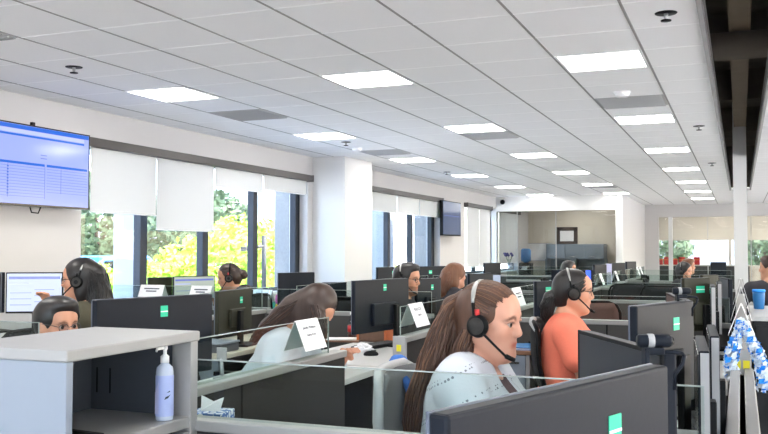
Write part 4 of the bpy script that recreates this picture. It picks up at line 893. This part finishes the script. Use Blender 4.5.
def surf(name, V, F, mt, parent, col=None, fold=0):
    if fold:                                        # cloth folds: a few slanted ripples along the surface
        W = np.zeros(len(V)); r_ = np.random.default_rng(5)
        for _ in range(9): d = r_.normal(size=3)*np.array([22,22,13]); W += np.sin(V@d+r_.random()*6)
        N = V-V.mean(0); N[:,2] *= .2; N /= np.linalg.norm(N, axis=1)[:,None]+1e-6; V = V+N*(W[:,None]*fold/3)
    me = bpy.data.meshes.new(name); me.from_pydata(V.tolist(), [], F.tolist()); me.materials.append(M[mt]); me.polygons.foreach_set('use_smooth', [True]*len(F))
    if col is not None:
        a = me.color_attributes.new('Col', 'FLOAT_COLOR', 'POINT'); a.data.foreach_set('color', np.concatenate([col, np.ones((len(col),1))], 1).astype(np.float32).ravel())
    me.update(); o = bpy.data.objects.new(name, me); COL.objects.link(o); o.parent = parent; return o
def A(v): return np.array(v, float)
def unit(v): v = A(v); return v/(np.linalg.norm(v)+1e-9)
def person(label, head, yaw, lean=.08, hy=0, hp=0, hr=0, skin='skin_a', hair='hair_black', style='short', tail=None, shirt='dark_shirt', sleeve='long', vox=.008, female=True, hands=None, cardigan=False, sc=1.0, beard=False, girth=1.0, strands=120, legs=True, hoodie=False, chairz=.5, group=None, lock=None, wide=0, flare=.55, back=.35, neck=.145):
    lean_s = A([math.sin(lean), 0, math.cos(lean)]); P = A([0, 0, chairz])
    hoff = A([.03+.04*math.sin(hp)+.05*lean, 0, neck-.03*math.sin(max(hp,0))])*sc
    k = (head.z-chairz-hoff[2])/(.5*math.cos(lean)); NB = P+lean_s*.5*k; HC = NB+hoff
    cz, sz = math.cos(yaw), math.sin(yaw); rx = head.x-(HC[0]*cz-HC[1]*sz); ry = head.y-(HC[0]*sz+HC[1]*cz)
    t = thing('person', label, 'person', (rx, ry, 0), yaw, group)
    RH = np.array(Matrix.Rotation(hy, 3, 'Z') @ Matrix.Rotation(hp, 3, 'Y') @ Matrix.Rotation(hr, 3, 'X'))
    T = lambda p: HC+sc*(RH@A(p))
    g = girth; sh = (.165 if female else .185)*g+wide
    SP = lambda f, x=0, y=0: P+lean_s*(.5*k*f)+A([x*math.cos(lean), y, -x*math.sin(lean)])
    SL, SR = SP(.90,-.01,sh), SP(.90,-.01,-sh)
    hands = hands or [(.43,.15,.775), (.43,-.15,.775)]
    def world_hand(h): return T((.165,.02,-.165)) if h == 'chin' else (T((.05,.185,.02)) if h == 'raise' else A(h))
    H = [world_hand(h) for h in hands]; EL = []
    for S_, W_, sg in ((SL,H[0],1), (SR,H[1],-1)):
        d = W_-S_; L = min(np.linalg.norm(d), .50); d = unit(d); W2 = S_+d*L; la, lb = .27, .245
        x = (la*la-lb*lb+L*L)/(2*L); hh = math.sqrt(max(la*la-x*x, 1e-4)); bend = A([-back, sg*flare, -.75]); bend -= d*(bend@d); EL.append((S_+d*x+unit(bend)*hh, W2))
    h1 = P+A([0,.085,-.01]); 
    def torso(f, o, bust=True):
        f.ell(P+A([-.0,0,.02]), (.13*g+o,.175*g+o,.115+o), k=.05); f.ell(SP(.35), (.105*g+o,.135*g+o,.16+o), k=.06); f.ell(SP(.68,.0), (.115*g+o,.155*g+o,.17+o), k=.06)
        f.cone(SP(.86,-.01,sh-.02), SP(.86,-.01,-sh+.02), .058+o, .058+o, k=.06); f.cone(SP(.93,-.015,sh*.55), SP(.93,-.015,-sh*.55), .045+o, .045+o, k=.05)
        if female and bust:
            for s in (-1, 1): f.ell(SP(.66,.085*g,s*.075), (.07*g+o,.07*g+o,.075*g+o), k=.05)
    def arms(f, o, upto=1.0):
        for (S_, (E_, W_)) in ((SL,EL[0]), (SR,EL[1])):
            f.cone(S_, E_ if upto >= .5 else S_+(E_-S_)*upto*2, .052*g+o, .040*g+o if upto >= .5 else .046*g+o*1.6, k=.04)
            if upto > .5: f.cone(E_, W_, .040*g+o, .026+o, k=.02)
    def legs_(f, o):
        f.ell(P+A([0,0,.0]), (.135*g+o,.18*g+o,.11+o), k=.04)
        for s in (-1, 1): f.cone(h1*[1,s,1] if s > 0 else A([0,-.085,h1[2]]), A([.42,s*.1,.50]), .085*g+o, .056+o, k=.04); f.cone(A([.42,s*.1,.50]), A([.42,s*.1,.10]), .054+o, .038+o, k=.03)
    lo = np.minimum.reduce([P-.3, HC-.2, H[0]-.2, H[1]-.2, EL[0][0]-.1, EL[1][0]-.1]); hi = np.maximum.reduce([P+.3, HC+.2, H[0]+.2, H[1]+.2, EL[0][0]+.1, EL[1][0]+.1]); lo[2] = min(lo[2], .0); hi[0] = max(hi[0], .62); hi[2] = HC[2]+.2
    f = Field(lo, hi, vox)
    torso(f, 0); arms(f, 0)
    legs_(f, 0)
    for s in (-1, 1): f.cone((.42,s*.1,.07), (.54,s*.1,.04), .038, .034, k=.03)
    # hands: palm, four jointed fingers, thumb
    for (E_, W_), sg in zip(EL, (1,-1)):
        d = unit(W_-E_); n_ = A([0,0,1])-d*d[2]; n_ = unit(n_) if np.linalg.norm(n_) > .2 else unit(A([1,0,0])-d*d[0]); s_ = np.cross(d, n_); inn = -s_ if s_[1]*sg > 0 else s_
        f.ell(W_+d*.045, (.052,.040,.017), np.stack([d,s_,n_]), k=.015)
        for j, (o_, l_) in enumerate(((.031,.068),(.011,.078),(-.010,.073),(-.029,.057))):
            a = W_+d*.08+inn*o_; b = a+unit(d*.92-n_*.28)*l_*.5; c = b+unit(d*.55-n_*.8)*l_*.55; f.cone(a-d*.02, b, .0098, .0088, k=.004); f.cone(b, c, .0088, .0072, k=.004)
        a = W_+d*.02+inn*.03; b = a+unit(d*.6+inn*.75-n_*.2)*.042; f.cone(a, b, .0125, .0105, k=.01); f.cone(b, b+unit(d*.9+inn*.2-n_*.25)*.034, .0105, .0085, k=.005)
    # neck and head
    f.cone(SP(.9,-.02), T((-.03,0,-.05)), .056 if female else .064, .050 if female else .058, k=.045)
    fc = lambda a, b, ra, rb, kk=.012, sub=False: f.cone(T(a), T(b), ra*sc, rb*sc, kk*sc, sub)
    fe = lambda c, r, kk=.02, sub=False: f.ell(T(c), tuple(q*sc for q in r), RH.T, kk*sc, sub)
    fe((-.014,0,.036), (.096,.076,.084)); fe((.026,0,-.030), (.062,.060,.082), .03); fe((.044,0,.048), (.046,.056,.045), .03); fc((.045,0,-.098), (-.02,0,-.10), .025, .040, .03)
    for s in (-1, 1):
        fc((-.012,s*.053,-.045), (.056,s*.020,-.092), .023, .018, .03); fe((.055,s*.041,-.018), (.026,.024,.024), .02)
        fe((-.004,s*.074,-.006), (.018,.009,.030), .006)
    fc((.068,-.008,-.096), (.068,.008,-.096), .019, .019, .02); fc((.072,-.034,.026), (.072,.034,.026), .013, .013, .02)
    if vox < .0075:
        for s in (-1, 1): fe((.092,s*.031,.005), (.014,.019,.012), .012, True)
    fc((.080,0,.020), (.0985,0,-.022), .0095, .0125, .014); fc((.093,-.010,-.027), (.093,.010,-.027), .0085, .0085, .008)
    fc((.080,-.020,-.056), (.0875,0,-.053), .0055, .0065, .006); fc((.080,.020,-.056), (.0875,0,-.053), .0055, .0065, .006); fc((.077,-.015,-.067), (.077,.015,-.067), .0085, .0085, .008)
    if vox < .007:
        fc((.088,-.020,-.0605), (.090,.020,-.0605), .0016, .0016, .003, True)
        for s in (-1, 1):
            fc((.083,s*.016,.013), (.088,s*.030,.0155), .0042, .0045, .004); fc((.088,s*.030,.0155), (.076,s*.047,.010), .0045, .004, .004); fc((.083,s*.018,-.004), (.078,s*.045,-.003), .004, .004, .006)
    V, F = f.mesh()
    Q = (V-HC)@RH/sc; C = np.ones((len(V),3))
    w = np.exp(-((Q[:,1]/.022)**4+((Q[:,2]+.0605)/.0105)**4)-np.maximum(0,.06-Q[:,0])*300); C = C*(1-w[:,None])+w[:,None]*A([.84,.50,.48])
    zb = .0275-.010*((np.abs(Q[:,1])-.03)/.02)**2
    w = .75*np.exp(-(((np.abs(Q[:,1])-.032)/.020)**6+((Q[:,2]-zb)/.0058)**4))*(Q[:,0] > .04); w = w*1.2; w = np.minimum(w,.92); C = C*(1-w[:,None])+w[:,None]*A([.16,.11,.09])
    w = .8*np.exp(-(((np.abs(Q[:,1])-.032)/.018)**6+((Q[:,2]-.0118+.006*((np.abs(Q[:,1])-.03)/.02)**2)/.0034)**4))*(Q[:,0] > .06); C = C*(1-w[:,None])+w[:,None]*A([.12,.09,.08])
    w = .16*np.exp(-(((np.abs(Q[:,1])-.045)/.025)**2+((Q[:,2]+.028)/.025)**2))*(Q[:,0] > .02); C = C*(1-w[:,None])+w[:,None]*A([1,.6,.55])
    if beard:
        w = .72*((Q[:,2] < -.048)&(Q[:,2] > -.12)&(Q[:,0] > -.005))*(1-np.exp(-((Q[:,1]/.017)**4+((Q[:,2]+.06)/.010)**4))); C = C*(1-w[:,None])+w[:,None]*A([.2,.16,.14])
    surf('body', V, F, skin, t, C)
    for s in (-1, 1):
        e = MB(); r = .0125
        pr = [(max(1e-4, r*math.sin(a)), r*math.cos(a)) for a in np.linspace(math.pi, .74, 10)]; e.lathe(pr, 'sclera_shaded', n=20, ax='x'); pr = [(max(1e-4, r*1.01*math.sin(a)), r*1.01*math.cos(a)) for a in np.linspace(.72, 0.01, 6)]; e.lathe(pr, 'iris', n=20, ax='x')
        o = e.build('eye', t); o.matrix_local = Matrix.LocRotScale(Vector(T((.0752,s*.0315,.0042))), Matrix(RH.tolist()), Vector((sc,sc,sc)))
    # clothes
    f = Field(lo, hi, vox*1.1); torso(f, .014 if cardigan else .011)
    if sleeve == 'long': arms(f, .014 if cardigan else .011, .98)
    else: arms(f, .018, .28)
    if hoodie: f.ell(SP(.98,-.09), (.075,.12,.065), k=.04)
    f.cone(SP(.95,-.01), SP(1.25,.02), .062, .085, k=.012, sub=True)
    if sleeve == 'long':
        for (E_, W_) in EL: dd = unit(W_-E_); f.cone(W_+dd*.008, W_+dd*.2, .06, .10, k=.006, sub=True)
    if cardigan: f.ell(SP(.80,.15), (.10,.055,.24), k=.02, sub=True)
    V, F = f.mesh(); surf('cardigan' if cardigan else ('hooded_top' if hoodie else 'shirt'), V, F, shirt, t, fold=.0035)
    if cardigan:
        f = Field(lo, hi, vox*1.2); torso(f, .006); f.cone(SP(.92,.03), SP(1.25,.05), .06, .09, k=.012, sub=True); V, F = f.mesh(); surf('inner_top', V, F, 'print_top', t)
        m_ = MB(); 
        for s in (-1, 1): m_.tube([SP(.97,-.03,s*.055), SP(.9,.06,s*.06), SP(.75,.135,s*.05), SP(.55,.165,s*.02), SP(.42,.155,0)], .005, 'black', 6)
        m_.build('lanyard', t)
    f = Field([-.25,-.32,.05], [.6,.32,chairz+.15], vox*1.3); legs_(f, .010); V, F = f.mesh(); surf('trousers', V, F, 'denim', t, fold=.003)
    for s in (-1, 1):
        m_ = MB(); f = Field([.33,s*.1-.09,-.01], [.64,s*.1+.09,.14], .008); f.ell((.47,s*.1,.045), (.13,.048,.042), k=.02); f.cone((.42,s*.1,.06), (.42,s*.1,.1), .046, .044, k=.02); V, F = f.mesh(); V[:,2] = np.maximum(V[:,2], .004); surf('shoe', V, F, 'shoe', t)
    # hair
    f = Field(HC-.30, HC+.24, max(vox, .005)); q = lambda c, r, kk=.02, sub=False: f.ell(T(c), tuple(x*sc for x in r), RH.T, kk*sc, sub)
    vol = {'short':.010, 'pulled':.006, 'loose':.014, 'hood':.010}[style]
    q((-.016,0,.038), (.098+vol,.078+vol,.086+vol)); q((-.050,0,-.020), (.062+vol*.5,.066+vol*.6,.075 if style == 'short' else .088), .03)
    if style == 'short': q((.03,0,.095), (.065,.062,.034), .03)
    if style == 'loose': q((-.03,.0,-.06), (.066,.088,.10), .03)
    q((.105,0,-.042), (.088,.112 if style != 'loose' else .075,.116), .012, True); q((.06,0,-.10), (.075,.075,.07), .012, True)
    if style == 'short': q((.0,.08,-.03), (.026,.03,.045), .008, True); q((.0,-.08,-.03), (.026,.03,.045), .008, True)
    B = lambda p: HC+sc*A(p)
    for tl in ([tail] if tail else [])+([lock] if lock else []):
        for i in range(len(tl)-1): f.cone(B(tl[i][:3]), B(tl[i+1][:3]), tl[i][3]*.8*sc, tl[i+1][3]*.8*sc, k=.02)
    V, F = f.mesh(); ho = surf('hair', V, F, hair, t)
    # fine strands laid over the hair mass
    st = MB()
    if tail and strands:
        for tl in [tail]+([lock] if lock else []):
            for _ in range(strands if tl is tail else strands//3):
                a = rng.random()*6.283; r = .55+.5*rng.random()**.7; ph = rng.random()*6; pts = []
                n_ = (len(tl)-1)*3+1; end = n_ if rng.random() > .4 else int(n_*(.7+.3*rng.random()))
                for i in range(end):
                    u_ = i/3; j = min(int(u_), len(tl)-2); fr = u_-j; b = A(tl[j])*(1-fr)+A(tl[j+1])*fr
                    pts.append(Vector(B((b[0]+.85*b[3]*r*math.cos(a)+.004*math.sin(1.1*i+ph), b[1]+b[3]*1.05*r*math.sin(a)+.004*math.cos(.9*i+ph), b[2]))))
                st.tube(pts, .0026, hair+'_light' if hair+'_light' in M and rng.random() > .8 else hair, 4, False)
    if style == 'pulled' and tail and strands:
        ce = A((-.016,0,.038)); ra = A((.098+vol,.078+vol,.086+vol)); tie = unit((RH.T@A(tail[0][:3])-ce)/ra)
        HL = [(.072,0,.082),(.066,.03,.078),(.038,.066,.045),(.008,.08,.0),(-.02,.078,-.04),(-.06,.05,-.06)]
        for _ in range(strands):
            s = 1 if rng.random() > .5 else -1; u_ = rng.random()*(len(HL)-1.001); j = int(u_); fr = u_-j; p = A(HL[j])*(1-fr)+A(HL[j+1])*fr+rng.normal(size=3)*.004; p[1] *= s
            a = unit((p-ce)/ra); om = math.acos(max(-1, min(1, a@tie))); pts = []
            if om < .15: continue
            for i in range(11): w = .09+.91*i/10; d = (a*math.sin((1-w)*om)+tie*math.sin(w*om))/math.sin(om); pts.append(Vector(T(ce+d*ra*(1.004+.02*rng.random()*0+.012*math.sin(math.pi*w)))))
            st.tube(pts, .0018, hair+'_light' if hair+'_light' in M and rng.random() > .85 else hair, 4, False)
    if st.v: st.build('hair_strands', ho)
    Mw = Matrix.Translation((rx, ry, 0)) @ Matrix.Rotation(yaw, 4, 'Z') @ Matrix.LocRotScale(Vector(HC), Matrix(RH.tolist()), Vector((sc,sc,sc)))
    return t, Mw
def headset(Mw, label, near=-1, band=.012, silver=True, off=.0, red=False, tilt=-.12, boom=True):
    t = thing('headset', label, 'headset'); t.matrix_world = Mw
    o = .094+off; P = []
    for i in range(25):
        a = math.pi*i/24; z = .118+off; P.append((-.012+tilt*.25*math.sin(a)*1.0, -o*math.cos(a), .006+z*math.sin(a)**.85))
    b = MB(); b.tube(P, band*.62, 'black', 8, flat=.6); b.build('headband', t)
    if silver: m_ = MB(); m_.tube([(x, y*1.03, z+.004) for x, y, z in P[3:22]], band*.55, 'alu', 8, flat=.5); m_.build('band_cover', t, label='silver band cover')
    for s in (-1, 1):
        c = MB(); y = s*o
        prof = [(.014,-.012),(.034,-.010),(.037,-.002),(.034,.007),(.024,.012),(.001,.013)]
        if s < 0: prof = [(r, -h) for r, h in prof][::-1]
        c.lathe(prof, 'black', (.0,y,-.006), 28, 'y'); cup = c.build('ear_cup', t)
        r_ = MB(); r_.lathe([(.0245,.0),(.0265,.0012),(.0265,-.0012)], 'panel_dark', (.0,y+s*.0125,-.006), 28, 'y'); r_.build('ring', cup)
        MB().tube([(-.003,y,.022),(-.006,y*1.0,.045)], .008, 'red' if red else 'black', 8).build('arm', t)
    if boom:
        y = near*(o+.006); m_ = MB(); m_.tube([(.006,y,-.014),(.03,y*.98,-.032),(.062,y*.88,-.060),(.090,y*.70,-.088),(.096,y*.62,-.093)], [.005,.0042,.0038,.0042,.0042], 'black', 8); m_.tube([(.091,y*.68,-.089),(.110,y*.46,-.101)], .0075, 'black', 10); m_.build('microphone_boom', t)
    return t
def glasses(Mw, label, mt='black'):
    t = thing('glasses', label, 'glasses'); t.matrix_world = Mw; f = MB(); L = MB()
    for s in (-1, 1):
        P = [(.098-.004*abs(math.cos(a)), s*.032+.024*math.cos(a), .003+.018*math.sin(a)) for a in np.linspace(0, 2*math.pi, 21)]
        f.tube(P, .0017, mt, 6, False); f.tube([(.094,s*.056,.008),(.06,s*.073,.012),(.0,s*.079,.010),(-.02,s*.079,-.004)], .0018, mt, 6)
        L.add([(.096,s*.032,.003)]+P[:-1], [(0,i+1,(i+1)%20+1) for i in range(20)], 'lens')
    f.tube([(.1,-.009,.006),(.104,0,.009),(.1,.009,.006)], .0017, mt, 6); f.build('frame', t); L.build('lens', t)
    return t
V3 = lambda u, v, t: dep(u, v, t)
# ---- woman in the white cardigan
t, m_ = person('woman in a white knit cardigan with long brown hair, wearing a headset, in profile', V3(490.5,322,2.92), R(2), lean=.17, hy=R(-12), hp=R(5), neck=.126, skin='skin_a', hair='hair_brown', style='pulled', shirt='knit', cardigan=True, vox=.0046, strands=420, girth=1.17, sc=1.03,
    tail=[(-.098,0,.082,.018),(-.125,0,.05,.036),(-.148,-.005,-.03,.052),(-.178,-.01,-.13,.064),(-.212,-.012,-.24,.066),(-.238,-.012,-.33,.056),(-.25,-.01,-.41,.034)], lock=[(-.06,-.045,-.02,.03),(-.075,-.055,-.09,.036),(-.10,-.06,-.17,.034),(-.13,-.06,-.25,.022)])
headset(m_, 'black headset with silver-topped band on the woman in the white cardigan', -1, .015, red=True)
# ---- woman in coral
t, m_ = person('woman in a coral t-shirt with a black ponytail and headset, seated in profile', V3(574,292,4.9), R(12), lean=.06, hy=R(-2), hp=R(3), skin='skin_b', hair='hair_black', style='pulled', shirt='coral', sleeve='short', vox=.0062, strands=140, girth=1.16, wide=.035, flare=.45, back=1.1, hands=[(.33,.12,.80),(.31,-.20,.82)],
    tail=[(-.105,0,-.01,.022),(-.130,0,-.03,.040),(-.145,0,-.08,.046),(-.15,0,-.13,.036),(-.145,0,-.17,.016)])
headset(m_, 'black headset with pale band on the woman in coral', -1, .014); glasses(m_, 'thin-framed glasses on the woman in coral')
# ---- slumped woman
t, m_ = person('woman in a pale top with brown hair bending low behind a name card', V3(314,311,4.5), R(5), lean=.62, hy=R(-8), hp=R(42), skin='skin_b', hair='hair_dark', style='loose', shirt='white_shirt', vox=.0068, strands=420, hands=[(.50,.14,.80),(.46,-.2,.78)],
    tail=[(-.05,0,.06,.06),(-.11,-.01,.02,.072),(-.17,-.02,-.035,.07),(-.235,-.03,-.085,.055),(-.29,-.035,-.13,.035),(-.32,-.04,-.16,.015)], lock=[(.03,-.07,.04,.03),(.06,-.08,-.02,.032),(.075,-.08,-.08,.028),(.08,-.075,-.13,.012)])
# ---- man in glasses
t, m_ = person('man with short black hair, beard and glasses behind the big stickered monitor', V3(407.5,279.5,7.0), R(0), hy=R(-6), hp=R(4), skin='skin_c', hair='hair_black', style='short', shirt='dark_shirt', vox=.008, female=False, beard=True, strands=0)
headset(m_, 'pale-banded headset on the man with a beard', -1, .013); glasses(m_, 'glasses on the man with a beard')
# ---- woman with long black hair, left
t, m_ = person('woman with long black hair and headset, hand at chin, before the lit white screen', V3(80,280.5,5.3), R(200), lean=.05, hy=R(8), hp=R(2), skin='skin_b', hair='hair_black', style='loose', shirt='olive_shirt', vox=.0072, strands=220, hands=['chin', (.40,.12,.78)][::-1],
    tail=[(-.04,0,.085,.055),(-.095,0,.04,.07),(-.115,0,-.06,.082),(-.125,0,-.18,.088),(-.13,0,-.30,.08),(-.13,0,-.38,.05)])
headset(m_, 'black headset with a white band on the woman with long black hair', 1, .014); glasses(m_, 'dark-rimmed glasses on the woman with long black hair')
# ---- person with thin glasses behind the storage unit
t, m_ = person('person with dark hair and thin glasses looking down just behind the grey storage unit', V3(57.5,325,4.1), R(0), lean=.2, hy=R(-14), hp=R(6), skin='skin_b', hair='hair_black', style='short', shirt='dark_shirt', vox=.0068, strands=90, tail=[(-.1,0,.0,.02),(-.12,0,-.05,.03),(-.12,0,-.1,.015)])
glasses(m_, 'thin-framed glasses on the person behind the storage unit', 'panel_mid')
# ---- hooded worker by the window
t, m_ = person('worker in a dark hooded top with hair in a bun, by the window', V3(229,277.5,8.0), R(205), lean=.25, hy=R(4), hp=R(14), skin='skin_c', hair='hair_dark', style='pulled', shirt='hoodie', hoodie=True, vox=.009, strands=60, hands=['chin', (.38,.14,.78)][::-1], tail=[(-.1,0,.03,.03),(-.125,0,.03,.045),(-.14,0,.01,.03)])
headset(m_, 'black and red headset on the hooded worker by the window', 1, .014, silver=False, red=True)
# ---- red-haired worker
t, m_ = person('worker with long reddish hair and a raised hand beyond the man in glasses', V3(456,276,9.0), R(35), hy=R(10), skin='skin_a', hair='hair_red', style='loose', shirt='dark_shirt', vox=.0095, strands=90, hands=[('raise'), (.40,-.12,.78)], tail=[(-.04,0,.075,.06),(-.09,0,.02,.08),(-.11,-.02,-.07,.09),(-.12,-.03,-.16,.08),(-.12,-.03,-.22,.04)])
# ---- far workers
t, m_ = person('far worker with black hair and headset behind the wide dark monitor', V3(568.5,270,12.4), R(50), hy=R(-42), skin='skin_b', hair='hair_black', style='short', shirt='dark_shirt', vox=.012, strands=0)
headset(m_, 'white-banded headset on the far worker behind the wide monitor', -1, .014)
t, m_ = person('far woman in black with dark hair behind the olive-grey monitor', V3(684.5,271.5,12.4), R(-20), hp=R(4), skin='skin_b', hair='hair_black', style='loose', shirt='dark_shirt', vox=.011, strands=40, tail=[(-.05,0,.06,.06),(-.09,.02,-.02,.08),(-.10,.03,-.12,.085),(-.10,.03,-.2,.05)])
headset(m_, 'headset on the far woman in black', -1, .013)
t, m_ = person('person with reddish-brown hair just behind the far woman in black', V3(688.5,266.5,14.4), R(10), skin='skin_b', hair='hair_red', style='short', shirt='dark_shirt', vox=.014, strands=0)
t, m_ = person('person in black at the frame edge right of the column partition', V3(770,268.5,9.0), R(92), hy=R(75), hands=[(.24,.2,.72),(.24,-.2,.72)], skin='skin_c', hair='hair_dark', style='short', shirt='dark_shirt', vox=.011, strands=0, female=False)
# ================================================================== LIGHT
w = bpy.data.worlds.new('sky'); S.world = w; w.use_nodes = True; nt = w.node_tree; bg = nt.nodes['Background']
sk = nt.nodes.new('ShaderNodeTexSky'); sk.sky_type = 'NISHITA'; sk.sun_disc = False; sk.sun_elevation = R(50); sk.sun_rotation = R(60); sk.air_density = 1.0; sk.dust_density = 3.0
nt.links.new(sk.outputs[0], bg.inputs[0]); bg.inputs[1].default_value = .92
sn = bpy.data.lights.new('sun', 'SUN'); sn.energy = 12.0; sn.angle = R(1); sn.color = (1, .96, .9)
so = bpy.data.objects.new('sun', sn); COL.objects.link(so); so.rotation_euler = Euler((R(0), R(38), R(35)))
S.view_settings.view_transform = 'Standard'; S.view_settings.look = 'None'; S.view_settings.gamma = 1; S.view_settings.exposure = 1.22
S.view_settings.use_curve_mapping = False
S.cycles.max_bounces = 10; S.cycles.diffuse_bounces = 5; S.cycles.transparent_max_bounces = 24; S.cycles.glossy_bounces = 4; S.cycles.caustics_reflective = False; S.cycles.caustics_refractive = False
